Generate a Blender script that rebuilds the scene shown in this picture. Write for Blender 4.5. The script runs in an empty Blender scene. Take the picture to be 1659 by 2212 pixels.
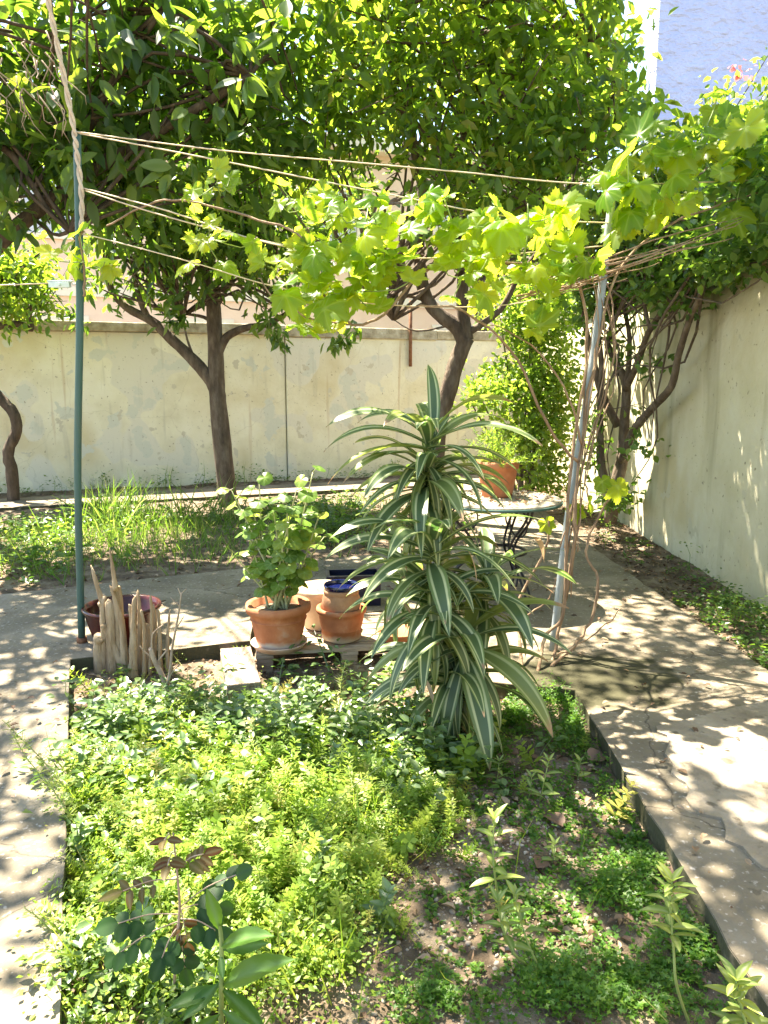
import bpy, bmesh, math, random
import numpy as np
from mathutils import Vector, Matrix
R = random.Random(7); NR = np.random.default_rng(11)
sc = bpy.context.scene; COL = sc.collection
rad = math.radians
# ------------------------------------------------------------------ camera
F, CX, CY, CAMH = 1671.0, 829.5, 1106.0, 1.55          # measured on a 1659 x 2212 view of the photograph
PITCH = math.atan(291 / F); cp, sp = math.cos(PITCH), math.sin(PITCH)
cd = bpy.data.cameras.new('camera'); cam = bpy.data.objects.new('camera', cd); COL.objects.link(cam)
cam.location = (0, 0, CAMH); cam.rotation_euler = (math.pi / 2 - PITCH, 0, 0)
cd.sensor_fit = 'VERTICAL'; cd.sensor_height = 24; cd.lens = 12 * F / CY
cd.clip_start = .05; cd.clip_end = 2000; sc.camera = cam
# ------------------------------------------------------------------ sky, sun, exposure
SUN_AZ, SUN_EL = 45, 63                                  # degrees left of the view, above the horizon
SD = Vector((-math.cos(rad(SUN_EL)) * math.sin(rad(SUN_AZ)), math.cos(rad(SUN_EL)) * math.cos(rad(SUN_AZ)), math.sin(rad(SUN_EL))))
w = bpy.data.worlds.new('World'); sc.world = w; w.use_nodes = True
wn = w.node_tree; sky = wn.nodes.new('ShaderNodeTexSky'); sky.sky_type = 'NISHITA'; sky.sun_disc = False
sky.sun_elevation = rad(SUN_EL); sky.sun_rotation = rad(-SUN_AZ); sky.air_density = 1.0; sky.dust_density = .6
wn.links.new(sky.outputs[0], wn.nodes['Background'].inputs[0]); wn.nodes['Background'].inputs[1].default_value = .085
sl = bpy.data.lights.new('sun', 'SUN'); so = bpy.data.objects.new('sun', sl); COL.objects.link(so)
sl.energy = 5.0; sl.angle = rad(.53); sl.color = (1, .95, .87)
so.rotation_euler = (-SD).to_track_quat('-Z', 'Y').to_euler(); so.location = (-4, 4, 12)
vs = sc.view_settings; vs.view_transform = 'Standard'; vs.look = 'None'; vs.gamma = 1; vs.exposure = 2.85; vs.use_curve_mapping = False
vs.use_white_balance = True; vs.white_balance_temperature = 7250; vs.white_balance_tint = 10   # the phone balanced for the shade
cy = sc.cycles; cy.max_bounces = 7; cy.diffuse_bounces = 4; cy.glossy_bounces = 2; cy.transmission_bounces = 5; cy.use_denoising = True
cy.caustics_reflective = False; cy.caustics_refractive = False; cy.sample_clamp_indirect = 6

# ------------------------------------------------------------------ helpers
def ray(x, y):
    a = (x - CX) / F; b = (CY - y) / F
    return Vector((a, cp + b * sp, -sp + b * cp))
def at(x, y, z=0.0):                                     # pixel -> point on the level z
    r = ray(x, y); return Vector((0, 0, CAMH)) + r * ((z - CAMH) / r.z)
def aty(x, y, Y):                                        # pixel -> point at the depth Y
    r = ray(x, y); return Vector((0, 0, CAMH)) + r * (Y / r.y)
def V(*a): return Vector(a)
def rv(s=1.0): return Vector((R.gauss(0, 1), R.gauss(0, 1), R.gauss(0, 1))) * s
def tag(o, label, cat, group=None, kind=None):
    if label: o['label'] = label
    if cat: o['category'] = cat
    if group: o['group'] = group
    if kind: o['kind'] = kind
    return o
def thing(name, loc, label, cat, group=None):
    o = bpy.data.objects.new(name, None); COL.objects.link(o); o.location = loc; o.empty_display_size = .05
    return tag(o, label, cat, group)
def wloc(o):
    p = Vector((0, 0, 0))
    while o: p += o.location; o = o.parent
    return p
def link(name, me, parent=None, mat=None, loc=None):
    o = bpy.data.objects.new(name, me); COL.objects.link(o)
    if parent: o.parent = parent
    if loc is not None: o.location = loc
    if mat and not me.materials: me.materials.append(mat)
    return o
def inst(name, me, M, parent):                           # an instance of a shared mesh at world matrix M under parent
    o = bpy.data.objects.new(name, me); COL.objects.link(o); o.parent = parent
    M = M.copy(); M.translation -= wloc(parent); o.matrix_basis = M
    return o
def frame(p, d, n, s=1.0):                               # leaf frame: y along d, z about n
    y = d.normalized(); x = y.cross(n)
    if x.length < 1e-4: x = y.orthogonal()
    x.normalize(); z = x.cross(y)
    return Matrix(((x.x * s, y.x * s, z.x * s, p.x), (x.y * s, y.y * s, z.y * s, p.y), (x.z * s, y.z * s, z.z * s, p.z), (0, 0, 0, 1)))

class MB:
    def __init__(s): s.v = []; s.f = []; s.sm = []
    def face(s, f, sm=False): s.f.append(tuple(f)); s.sm.append(sm)
    def tube(s, pts, rad_, n=8, cap=True, wob=0.0):
        pts = [Vector(p) for p in pts]
        if not hasattr(rad_, '__len__'): rad_ = [rad_] * len(pts)
        b0 = len(s.v); t0 = None; nx = None
        for i, p in enumerate(pts):
            t = (pts[min(i + 1, len(pts) - 1)] - pts[max(i - 1, 0)])
            if t.length < 1e-9: t = Vector((0, 0, 1))
            t.normalize()
            nx = t.orthogonal().normalized() if nx is None else (nx - t * nx.dot(t))
            if nx.length < 1e-6: nx = t.orthogonal()
            nx.normalize(); ny = t.cross(nx)
            for k in range(n):
                a = 2 * math.pi * k / n; r = rad_[i] * (1 + (R.uniform(-wob, wob) if wob else 0))
                s.v.append(p + nx * (r * math.cos(a)) + ny * (r * math.sin(a)))
        for i in range(len(pts) - 1):
            for k in range(n):
                a = b0 + i * n + k; b = b0 + i * n + (k + 1) % n
                s.face((a, b, b + n, a + n), True)
        if cap:
            s.face([b0 + k for k in range(n)][::-1]); e = b0 + (len(pts) - 1) * n; s.face([e + k for k in range(n)])
        return s
    def lathe(s, prof, c=(0, 0, 0), n=36, wob=0.0, cap=True):      # prof: list of (r, z) from the outer foot to the inside floor
        c = Vector(c); b0 = len(s.v)
        for r, z in prof:
            for k in range(n):
                a = 2 * math.pi * k / n; rr = r * (1 + wob * math.sin(3 * a + z * 20))
                s.v.append(c + V(rr * math.cos(a), rr * math.sin(a), z))
        for i in range(len(prof) - 1):
            for k in range(n):
                a = b0 + i * n + k; b = b0 + i * n + (k + 1) % n
                s.face((a, b, b + n, a + n), True)
        if cap: s.face([b0 + k for k in range(n)][::-1]); e = b0 + (len(prof) - 1) * n; s.face([e + k for k in range(n)])
        return s
    def box(s, lo, hi, M=None, jit=0.0):
        b = len(s.v)
        for z in (lo[2], hi[2]):
            for x, y in ((lo[0], lo[1]), (hi[0], lo[1]), (hi[0], hi[1]), (lo[0], hi[1])):
                p = V(x + R.uniform(-jit, jit), y + R.uniform(-jit, jit), z + R.uniform(-jit, jit))
                s.v.append(M @ p if M else p)
        for f in ((3, 2, 1, 0), (4, 5, 6, 7), (0, 1, 5, 4), (1, 2, 6, 5), (2, 3, 7, 6), (3, 0, 4, 7)): s.face([b + i for i in f])
        return s
    def mesh(s, name, off=None):
        me = bpy.data.meshes.new(name); o = off or Vector((0, 0, 0))
        me.from_pydata([tuple(Vector(v) - o) for v in s.v], [], s.f); me.update()
        me.polygons.foreach_set('use_smooth', s.sm); return me
    def build(s, name, mat, parent=None, bevel=0.0):
        me = s.mesh(name, wloc(parent) if parent else None)
        if bevel:
            bm = bmesh.new(); bm.from_mesh(me)
            bmesh.ops.bevel(bm, geom=bm.edges[:], offset=bevel, segments=1, affect='EDGES'); bm.to_mesh(me); bm.free()
        return link(name, me, parent, mat)

def np_mesh(name, verts, faces, attr=None, smooth=False):
    """verts (n,3), faces (m,k) numpy; attr: per-face random number"""
    me = bpy.data.meshes.new(name); n, (m, k) = len(verts), faces.shape
    me.vertices.add(n); me.vertices.foreach_set('co', verts.astype(np.float32).ravel())
    me.loops.add(m * k); me.loops.foreach_set('vertex_index', faces.astype(np.int32).ravel())
    me.polygons.add(m); me.polygons.foreach_set('loop_start', np.arange(0, m * k, k, dtype=np.int32))
    if attr is not None:
        a = me.attributes.new('rnd', 'FLOAT', 'FACE'); a.data.foreach_set('value', attr.astype(np.float32))
    me.update(calc_edges=True)
    if smooth: me.polygons.foreach_set('use_smooth', np.ones(m, bool))
    return me
def nrm(a): return a / np.maximum(np.linalg.norm(a, axis=1, keepdims=True), 1e-9)
# leaf outline for masses: midrib b,m1,m2,t and two points a side, folded and drooping
def leaf_t(w_, fold=.18, droop=.12):
    v = np.array([(0, 0, 0), (0, .33, -.02), (0, .68, -.05 - droop * .4), (0, 1, -droop), (-w_ * .5, .3, fold * w_), (-w_ * .42, .66, fold * w_ - droop * .4),
                  (w_ * .5, .3, fold * w_), (w_ * .42, .66, fold * w_ - droop * .4)], float)
    f = np.array([(0, 1, 4), (1, 2, 5), (1, 5, 4), (2, 3, 5), (0, 6, 1), (1, 6, 7), (1, 7, 2), (2, 7, 3)])
    return v, f
def leaf_s(w_, droop=.1):                                # four triangles, for small leaves
    v = np.array([(0, 0, 0), (-w_ * .5, .5, .06), (w_ * .5, .5, .06), (0, .5, -.02), (0, 1, -droop)], float)
    return v, np.array([(0, 3, 1), (3, 4, 1), (0, 2, 3), (3, 2, 4)])
BLADE = (np.array([(-.5, 0, 0), (.5, 0, 0), (-.4, .5, .0), (.4, .5, .0), (0, 1, -.25)], float), np.array([(0, 1, 3), (0, 3, 2), (2, 3, 4)]))
def scatter(T, P, D, N, S, W=None):
    tv, tf = T; P = np.asarray(P, float); D = nrm(np.asarray(D, float)); N = np.asarray(N, float)
    X = np.cross(D, N); X = nrm(X + 1e-6); N = np.cross(X, D); S = np.asarray(S, float)[:, None, None]
    Wd = 1.0 if W is None else np.asarray(W)[:, None, None]
    vv = P[:, None, :] + S * (tv[None, :, 0:1] * Wd * X[:, None, :] + tv[None, :, 1:2] * D[:, None, :] + tv[None, :, 2:3] * N[:, None, :])
    k = len(tv); ff = tf[None] + (np.arange(len(P)) * k)[:, None, None]
    return vv.reshape(-1, 3), ff.reshape(-1, 3)
class Mass:                                              # collects scattered leaves into one mesh
    def __init__(s): s.V = []; s.Fc = []; s.A = []; s.n = 0
    def add(s, T, P, D, N, S, lo=0., hi=1., W=None):
        v, f = scatter(T, P, D, N, S, W); s.V.append(v); s.Fc.append(f + s.n); s.n += len(v)
        s.A.append(np.repeat(NR.uniform(lo, hi, len(P)), len(T[1]))); return s
    def build(s, name, mat, parent=None):
        off = np.array(wloc(parent)) if parent else np.zeros(3)
        return link(name, np_mesh(name, np.concatenate(s.V) - off, np.concatenate(s.Fc), np.concatenate(s.A)), parent, mat)

# ------------------------------------------------------------------ materials
MATS = {}
def newmat(name):
    m = bpy.data.materials.new(name); m.use_nodes = True; nt = m.node_tree; nt.nodes.clear()
    out = nt.nodes.new('ShaderNodeOutputMaterial'); MATS[name] = m
    def N(t, **kw):
        n = nt.nodes.new('ShaderNode' + t)
        for k, v in kw.items(): setattr(n, k, v)
        return n
    def L(a, b): nt.links.new(a, b)
    return m, out, N, L
def ramp(N, stops, interp='LINEAR'):
    r = N('ValToRGB'); r.color_ramp.interpolation = interp; e = r.color_ramp.elements
    while len(e) < len(stops): e.new(.5)
    for el, (p, c) in zip(e, stops): el.position = p; el.color = (*c, 1) if len(c) == 3 else c
    return r
def leafmat(name, stops, tstops, rough=.42, tmix=.45, src='rnd', spec=.38, vein=None):
    m, out, N, L = newmat(name)
    if src == 'rnd': a = N('Attribute', attribute_name='rnd'); fac = a.outputs['Fac']
    else: a = N('ObjectInfo'); fac = a.outputs['Random']
    c = ramp(N, stops); t = ramp(N, tstops); L(fac, c.inputs[0]); L(fac, t.inputs[0])
    cc, tc = c.outputs[0], t.outputs[0]
    if vein:
        va = N('Attribute', attribute_name='vein')
        for k, o in enumerate((cc, tc)):
            mx = N('MixRGB'); mx.inputs[2].default_value = (*vein, 1); L(va.outputs['Fac'], mx.inputs[0]); L(o, mx.inputs[1])
            if k: tc = mx.outputs[0]
            else: cc = mx.outputs[0]
    p = N('BsdfPrincipled'); p.inputs['Roughness'].default_value = rough; p.inputs['Specular IOR Level'].default_value = spec
    L(cc, p.inputs['Base Color']); tr = N('BsdfTranslucent'); L(tc, tr.inputs[0])
    mx = N('MixShader'); mx.inputs[0].default_value = tmix; L(p.outputs[0], mx.inputs[1]); L(tr.outputs[0], mx.inputs[2]); L(mx.outputs[0], out.inputs[0])
    return m
def rough_mat(name, stops, scale=6, detail=8, rough=.85, bump=.3, bscale=None, obj=True, stretch=None, spec=.3, extra=None, bdist=.02):
    m, out, N, L = newmat(name)
    tc = N('TexCoord'); src = tc.outputs['Object'] if obj else tc.outputs['Generated']
    mp = N('Mapping'); L(src, mp.inputs[0])
    if stretch: mp.inputs['Scale'].default_value = stretch
    n1 = N('TexNoise'); n1.inputs['Scale'].default_value = scale; n1.inputs['Detail'].default_value = detail; n1.inputs['Roughness'].default_value = .6; L(mp.outputs[0], n1.inputs[0])
    c = ramp(N, stops); L(n1.outputs[0], c.inputs[0]); col = c.outputs[0]
    p = N('BsdfPrincipled'); p.inputs['Roughness'].default_value = rough; p.inputs['Specular IOR Level'].default_value = spec
    if extra: col = extra(N, L, tc, col)
    L(col, p.inputs['Base Color'])
    if bump:
        n2 = N('TexNoise'); n2.inputs['Scale'].default_value = bscale or scale * 8; n2.inputs['Detail'].default_value = 6; L(mp.outputs[0], n2.inputs[0])
        b = N('Bump'); b.inputs['Strength'].default_value = bump; b.inputs['Distance'].default_value = bdist; L(n2.outputs[0], b.inputs['Height']); L(b.outputs[0], p.inputs['Normal'])
    L(p.outputs[0], out.inputs[0]); return m
def mixc(N, L, fac, a, b, blend='MIX'):
    mx = N('MixRGB', blend_type=blend); L(fac, mx.inputs[0]) if not isinstance(fac, (int, float)) else setattr(mx.inputs[0], 'default_value', fac)
    for i, c in ((1, a), (2, b)):
        if isinstance(c, tuple): mx.inputs[i].default_value = (*c, 1)
        else: L(c, mx.inputs[i])
    return mx.outputs[0]
def noise_mask(N, L, src, scale, lo, hi, sc3=None, detail=5):
    mp = N('Mapping'); L(src, mp.inputs[0])
    if sc3: mp.inputs['Scale'].default_value = sc3
    n = N('TexNoise'); n.inputs['Scale'].default_value = scale; n.inputs['Detail'].default_value = detail; L(mp.outputs[0], n.inputs[0])
    r = ramp(N, [(lo, (0, 0, 0)), (hi, (1, 1, 1))]); L(n.outputs[0], r.inputs[0]); return r.outputs[0]

def x_conc(N, L, tc, col):
    s = tc.outputs['Object']
    col = mixc(N, L, noise_mask(N, L, s, 1.1, .50, .68), col, (.12, .105, .075))
    col = mixc(N, L, noise_mask(N, L, s, 42, .60, .72, detail=3), col, (.38, .34, .29))
    col = mixc(N, L, noise_mask(N, L, s, 18, .63, .70, detail=6), col, (.10, .085, .06))
    # dark moss that grew over the corner of the slab beside the bed
    sx = N('SeparateXYZ'); L(s, sx.inputs[0])
    v = N('VectorMath', operation='DISTANCE'); mp = N('Mapping'); mp.inputs['Scale'].default_value = (.8, 1.0, 0); L(s, mp.inputs[0]); L(mp.outputs[0], v.inputs[0]); v.inputs[1].default_value = (.86, 3.85, 0)
    nz = N('TexNoise'); nz.inputs['Scale'].default_value = 7; nz.inputs['Detail'].default_value = 7; L(s, nz.inputs[0])
    ad = N('Math', operation='MULTIPLY_ADD'); L(nz.outputs[0], ad.inputs[0]); ad.inputs[1].default_value = .55; L(v.outputs['Value'], ad.inputs[2])
    r = ramp(N, [(.58, (1, 1, 1)), (.70, (0, 0, 0))]); L(ad.outputs[0], r.inputs[0])
    col = mixc(N, L, r.outputs[0], col, (.045, .042, .02))
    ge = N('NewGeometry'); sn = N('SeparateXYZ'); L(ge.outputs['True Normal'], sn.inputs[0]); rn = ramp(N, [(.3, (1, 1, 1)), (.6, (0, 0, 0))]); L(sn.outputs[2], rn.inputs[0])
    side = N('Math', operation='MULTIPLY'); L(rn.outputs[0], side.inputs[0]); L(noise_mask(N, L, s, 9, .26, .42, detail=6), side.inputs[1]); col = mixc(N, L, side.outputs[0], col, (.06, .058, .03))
    vo = N('TexVoronoi', feature='DISTANCE_TO_EDGE'); vo.inputs['Scale'].default_value = .75; L(nz.outputs['Color'], vo.inputs[0])
    mv = N('Mapping'); L(s, mv.inputs[0]); wv = N('MixRGB'); wv.inputs[0].default_value = .12; L(mv.outputs[0], wv.inputs[1]); L(nz.outputs['Color'], wv.inputs[2]); L(wv.outputs[0], vo.inputs[0])
    rc = ramp(N, [(.0, (.8, .8, .8)), (.004, (0, 0, 0))]); L(vo.outputs[0], rc.inputs[0])
    return mixc(N, L, rc.outputs[0], col, (.05, .04, .03))
rough_mat('concrete', [(.3, (.14, .112, .074)), (.5, (.20, .165, .113)), (.72, (.275, .233, .168))], 3.2, 10, .9, .45, 34, extra=x_conc)
rough_mat('skim', [(.3, (.18, .148, .102)), (.52, (.25, .212, .157)), (.72, (.33, .288, .222))], 5, 10, .9, .5, 40,
          extra=lambda N, L, tc, c: mixc(N, L, noise_mask(N, L, tc.outputs['Object'], 14, .58, .66, detail=8), c, (.12, .10, .07)))
def x_wall(N, L, tc, col):
    s = tc.outputs['Object']
    col = mixc(N, L, noise_mask(N, L, s, .9, .49, .66, detail=7), col, (.58, .51, .33))
    col = mixc(N, L, noise_mask(N, L, s, 1.3, .53, .545, detail=2), col, (.63, .60, .49))
    col = mixc(N, L, noise_mask(N, L, s, 2.6, .60, .62, detail=4), col, (.56, .56, .47))
    k = N('MixRGB'); k.inputs[0].default_value = .5
    st = noise_mask(N, L, s, 1.0, .64, .80, sc3=(7, 7, .35), detail=4); col = mixc(N, L, st, col, (.36, .20, .08))
    st = noise_mask(N, L, s, 1.7, .60, .9, sc3=(5, 5, .6), detail=8); col = mixc(N, L, st, col, (.40, .37, .28))
    col = mixc(N, L, noise_mask(N, L, s, 3.4, .66, .668, detail=9), col, (.52, .48, .37))
    nz = N('TexNoise'); nz.inputs['Scale'].default_value = 4; nz.inputs['Detail'].default_value = 8; L(s, nz.inputs[0]); wv = N('MixRGB'); wv.inputs[0].default_value = .18; L(s, wv.inputs[1]); L(nz.outputs['Color'], wv.inputs[2])
    vo = N('TexVoronoi', feature='DISTANCE_TO_EDGE'); vo.inputs['Scale'].default_value = .8; L(wv.outputs[0], vo.inputs[0]); rc = ramp(N, [(.0, (.25, .25, .25)), (.003, (0, 0, 0))]); L(vo.outputs[0], rc.inputs[0]); col = mixc(N, L, rc.outputs[0], col, (.30, .26, .18))
    return mixc(N, L, noise_mask(N, L, s, 30, .66, .74, detail=3), col, (.28, .24, .17))
rough_mat('plaster', [(.3, (.60, .555, .40)), (.5, (.69, .65, .49)), (.7, (.73, .70, .56))], 2.2, 9, .92, .35, 22, extra=x_wall)
def x_side(N, L, tc, col):
    s = tc.outputs['Object']
    col = mixc(N, L, noise_mask(N, L, s, 1.1, .5, .66, detail=7), col, (.47, .41, .25))
    col = mixc(N, L, noise_mask(N, L, s, 1.0, .53, .75, sc3=(4, 4, .4), detail=5), col, (.34, .31, .20))
    col = mixc(N, L, noise_mask(N, L, s, 2.9, .65, .66, detail=9), col, (.46, .43, .31))
    return mixc(N, L, noise_mask(N, L, s, 24, .66, .74, detail=3), col, (.26, .23, .16))
rough_mat('plaster_side', [(.3, (.47, .43, .28)), (.5, (.54, .50, .35)), (.7, (.57, .55, .42))], 1.8, 9, .92, .4, 16, extra=x_side)
rough_mat('coping', [(.3, (.20, .16, .10)), (.5, (.36, .31, .21)), (.7, (.50, .45, .34))], 7, 9, .95, .6, 30)
rough_mat('soil', [(.32, (.06, .042, .025)), (.5, (.135, .098, .064)), (.68, (.25, .20, .14))], 9, 10, .95, .8, 60)
rough_mat('ground', [(.3, (.08, .06, .04)), (.7, (.18, .15, .10))], .6, 8, .95, .3, 12)
rough_mat('pebble', [(.3, (.22, .17, .12)), (.7, (.45, .38, .30))], 30, 4, .9, 0)
rough_mat('peach', [(.3, (.74, .54, .40)), (.7, (.80, .61, .47))], 1.5, 8, .9, .2, 20)
rough_mat('cream_trim', [(.3, (.72, .64, .50)), (.7, (.80, .73, .60))], 2, 6, .9, .1)
rough_mat('shutter', [(.3, (.50, .53, .60)), (.7, (.62, .65, .72))], 4, 4, .6, .05)
rough_mat('blue_cast_stucco', [(.3, (.42, .48, .72)), (.7, (.50, .56, .80))], 2.5, 8, .9, 1.0, 5, bdist=.13, stretch=(1, 1, 1.6))  # white stucco with the blue cast of its shade put into the colour
rough_mat('bark', [(.3, (.06, .042, .03)), (.5, (.115, .085, .06)), (.7, (.19, .15, .11))], 14, 8, .95, .8, 40, stretch=(1, 1, .35))
rough_mat('bark_dark', [(.3, (.04, .03, .022)), (.55, (.09, .065, .045)), (.75, (.16, .12, .085))], 14, 8, .95, .8, 40, stretch=(1, 1, .35))
rough_mat('cane', [(.3, (.16, .10, .06)), (.55, (.27, .18, .11)), (.75, (.38, .29, .19))], 22, 6, .85, .5, 60, stretch=(1, 1, .3))
rough_mat('dead_stalk', [(.3, (.20, .13, .07)), (.5, (.34, .245, .145)), (.72, (.46, .36, .24))], 16, 9, .85, 1.0, 60, stretch=(1, 1, .25))
rough_mat('twig', [(.3, (.22, .15, .10)), (.7, (.42, .33, .25))], 20, 5, .85, .3)
rough_mat('green_stem', [(.3, (.16, .22, .06)), (.7, (.26, .33, .11))], 20, 4, .6, 0)
rough_mat('pale_stem', [(.3, (.30, .31, .14)), (.7, (.42, .42, .22))], 20, 4, .6, 0)
def x_pot(N, L, tc, col):                                # lime bloom rising from the foot of the pot
    s = tc.outputs['Object']; sx = N('SeparateXYZ'); L(s, sx.inputs[0])
    nz = N('TexNoise'); nz.inputs['Scale'].default_value = 14; nz.inputs['Detail'].default_value = 6; L(s, nz.inputs[0])
    ad = N('Math', operation='MULTIPLY_ADD'); L(nz.outputs[0], ad.inputs[0]); ad.inputs[1].default_value = .05; L(sx.outputs[2], ad.inputs[2])
    r = ramp(N, [(.055, (1, 1, 1)), (.085, (0, 0, 0))]); L(ad.outputs[0], r.inputs[0])
    col = mixc(N, L, r.outputs[0], col, (.50, .42, .34))
    return mixc(N, L, noise_mask(N, L, s, 9, .6, .8), col, (.45, .32, .24))
TC = [(.28, (.25, .082, .034)), (.5, (.36, .13, .056)), (.72, (.45, .20, .10))]
rough_mat('terracotta', TC, 8, 8, .8, .12, 60)
rough_mat('terracotta_bloom', TC, 8, 8, .85, .12, 60, extra=x_pot)
rough_mat('terracotta_brown', [(.3, (.27, .135, .07)), (.5, (.36, .19, .10)), (.7, (.42, .25, .15))], 9, 8, .8, .12, 60)
rough_mat('clay_pale', [(.3, (.56, .41, .26)), (.5, (.66, .50, .34)), (.7, (.72, .58, .43))], 7, 8, .85, .12, 60)
rough_mat('clay_yellow', [(.3, (.58, .40, .15)), (.7, (.70, .52, .24))], 7, 8, .8, .1, 60)
rough_mat('saucer', [(.3, (.40, .24, .15)), (.5, (.52, .36, .26)), (.7, (.58, .46, .37))], 8, 8, .85, .12, 60)
rough_mat('red_glaze', [(.3, (.035, .006, .005)), (.7, (.065, .012, .009))], 6, 4, .25, .03, spec=.4)
rough_mat('blue_glaze', [(.3, (.003, .005, .035)), (.7, (.005, .009, .06))], 6, 4, .12, 0, spec=.7)
rough_mat('navy_plastic', [(.3, (.006, .008, .02)), (.7, (.012, .016, .04))], 6, 4, .3, .02)
rough_mat('iron', [(.3, (.010, .010, .012)), (.7, (.03, .026, .026))], 20, 5, .4, .2)
rough_mat('green_paint', [(.3, (.028, .075, .062)), (.55, (.045, .10, .085)), (.75, (.09, .10, .07))], 10, 6, .45, .1, stretch=(1, 1, .2))
rough_mat('zinc', [(.3, (.16, .19, .20)), (.5, (.27, .31, .32)), (.75, (.36, .38, .36))], 9, 7, .55, .2, stretch=(1, 1, .25))
rough_mat('rust', [(.3, (.13, .05, .025)), (.7, (.26, .13, .07))], 20, 6, .9, .3)
rough_mat('rope', [(.3, (.40, .31, .22)), (.7, (.58, .48, .36))], 30, 5, .9, .3, 120)
rough_mat('wire', [(.3, (.48, .38, .26)), (.7, (.62, .50, .34))], 20, 3, .7, 0)
rough_mat('galvanised', [(.3, (.45, .55, .56)), (.7, (.62, .70, .70))], 20, 3, .4, .1)
rough_mat('old_wood', [(.3, (.20, .15, .105)), (.5, (.34, .265, .19)), (.72, (.48, .40, .31))], 5, 9, .9, .5, 30, stretch=(.5, 6, 6))
rough_mat('pale_wood', [(.3, (.17, .125, .085)), (.5, (.30, .235, .17)), (.72, (.42, .35, .27))], 7, 9, .9, .6, 40, stretch=(7, .8, 7))
rough_mat('stone_top', [(.3, (.20, .17, .12)), (.5, (.32, .28, .21)), (.72, (.44, .40, .33))], 9, 8, .85, .3, 40)
m, out, N, L = newmat('glass_pane'); p = N('BsdfPrincipled'); p.inputs['Base Color'].default_value = (.05, .06, .08, 1); p.inputs['Roughness'].default_value = .08; L(p.outputs[0], out.inputs[0])

G = lambda *c: c
leafmat('leaf_dark', [(0, (.025, .06, .02)), (.6, (.045, .095, .03)), (1, (.08, .135, .035))], [(0, (.16, .32, .03)), (.7, (.30, .50, .04)), (1, (.50, .66, .06))], .34, .45)
leafmat('leaf_citrus', [(0, (.035, .08, .024)), (.6, (.065, .13, .034)), (.93, (.10, .17, .04)), (1, (.20, .15, .03))], [(0, (.24, .42, .03)), (.6, (.40, .60, .04)), (1, (.60, .72, .06))], .36, .5)
leafmat('leaf_near', [(0, (.03, .07, .028)), (.6, (.06, .115, .038)), (1, (.09, .15, .045))], [(0, (.20, .38, .03)), (.6, (.34, .52, .04)), (1, (.52, .66, .06))], .34, .45, src='obj')
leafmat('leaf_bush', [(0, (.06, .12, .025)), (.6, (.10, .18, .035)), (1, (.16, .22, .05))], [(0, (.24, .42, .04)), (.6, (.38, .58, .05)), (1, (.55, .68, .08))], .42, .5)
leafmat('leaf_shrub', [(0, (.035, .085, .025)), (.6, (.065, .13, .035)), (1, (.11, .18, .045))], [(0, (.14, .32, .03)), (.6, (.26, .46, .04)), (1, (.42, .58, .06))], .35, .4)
leafmat('leaf_vine', [(0, (.045, .125, .016)), (.6, (.075, .16, .02)), (1, (.115, .19, .024))], [(0, (.36, .56, .03)), (.5, (.58, .74, .04)), (1, (.80, .85, .06))], .40, .66, src='obj', vein=(.42, .55, .10))
leafmat('leaf_round', [(0, (.07, .14, .022)), (.6, (.12, .20, .03)), (1, (.20, .25, .04))], [(0, (.16, .34, .05)), (.6, (.28, .46, .06)), (1, (.45, .55, .07))], .38, .38, src='obj', vein=(.24, .36, .10))
leafmat('leaf_cover', [(0, (.07, .15, .02)), (.5, (.17, .26, .034)), (.9, (.28, .34, .055)), (1, (.36, .28, .10))], [(0, (.20, .38, .03)), (.6, (.34, .54, .04)), (1, (.52, .64, .07))], .45, .45)
leafmat('leaf_parsley', [(0, (.035, .10, .012)), (.6, (.065, .15, .018)), (1, (.12, .20, .026))], [(0, (.12, .34, .02)), (.6, (.20, .46, .03)), (1, (.32, .56, .04))], .45, .45)
leafmat('leaf_weed', [(0, (.065, .125, .04)), (.6, (.115, .18, .06)), (1, (.16, .22, .08))], [(0, (.14, .30, .05)), (.6, (.24, .42, .06)), (1, (.36, .54, .08))], .36, .32, spec=.7)
leafmat('leaf_weed_obj', [(0, (.065, .125, .04)), (.6, (.115, .18, .06)), (1, (.16, .22, .08))], [(0, (.14, .30, .05)), (.6, (.24, .42, .06)), (1, (.36, .54, .08))], .36, .32, spec=.7, src='obj', vein=(.14, .22, .09))
leafmat('leaf_young', [(0, (.10, .17, .045)), (.6, (.16, .24, .06)), (1, (.24, .30, .06))], [(0, (.28, .42, .06)), (.6, (.42, .54, .07)), (1, (.62, .66, .07))], .36, .42, src='obj', vein=(.34, .40, .14))
leafmat('leaf_rose', [(0, (.012, .042, .010)), (.7, (.02, .058, .014)), (1, (.035, .08, .016))], [(0, (.04, .12, .015)), (1, (.08, .2, .02))], .5, .3, src='obj', spec=.2, vein=(.035, .08, .025))
leafmat('leaf_bronze', [(0, (.075, .03, .014)), (.5, (.09, .06, .018)), (1, (.085, .085, .02))], [(0, (.22, .08, .03)), (1, (.24, .22, .05))], .5, .35, src='obj', spec=.2, vein=(.16, .13, .06))
leafmat('leaf_broad', [(0, (.03, .09, .012)), (1, (.05, .125, .018))], [(0, (.16, .36, .03)), (1, (.26, .48, .04))], .42, .42, src='obj', vein=(.13, .24, .07))
leafmat('leaf_litter', [(0, (.07, .04, .025)), (.4, (.15, .09, .05)), (.8, (.26, .17, .10)), (1, (.38, .28, .18))], [(0, (.10, .05, .02)), (1, (.3, .2, .1))], .7, .15)
leafmat('leaf_fallen', [(0, (.12, .07, .045)), (1, (.22, .14, .09))], [(0, (.10, .05, .02)), (1, (.2, .12, .06))], .65, .12, src='obj')
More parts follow.
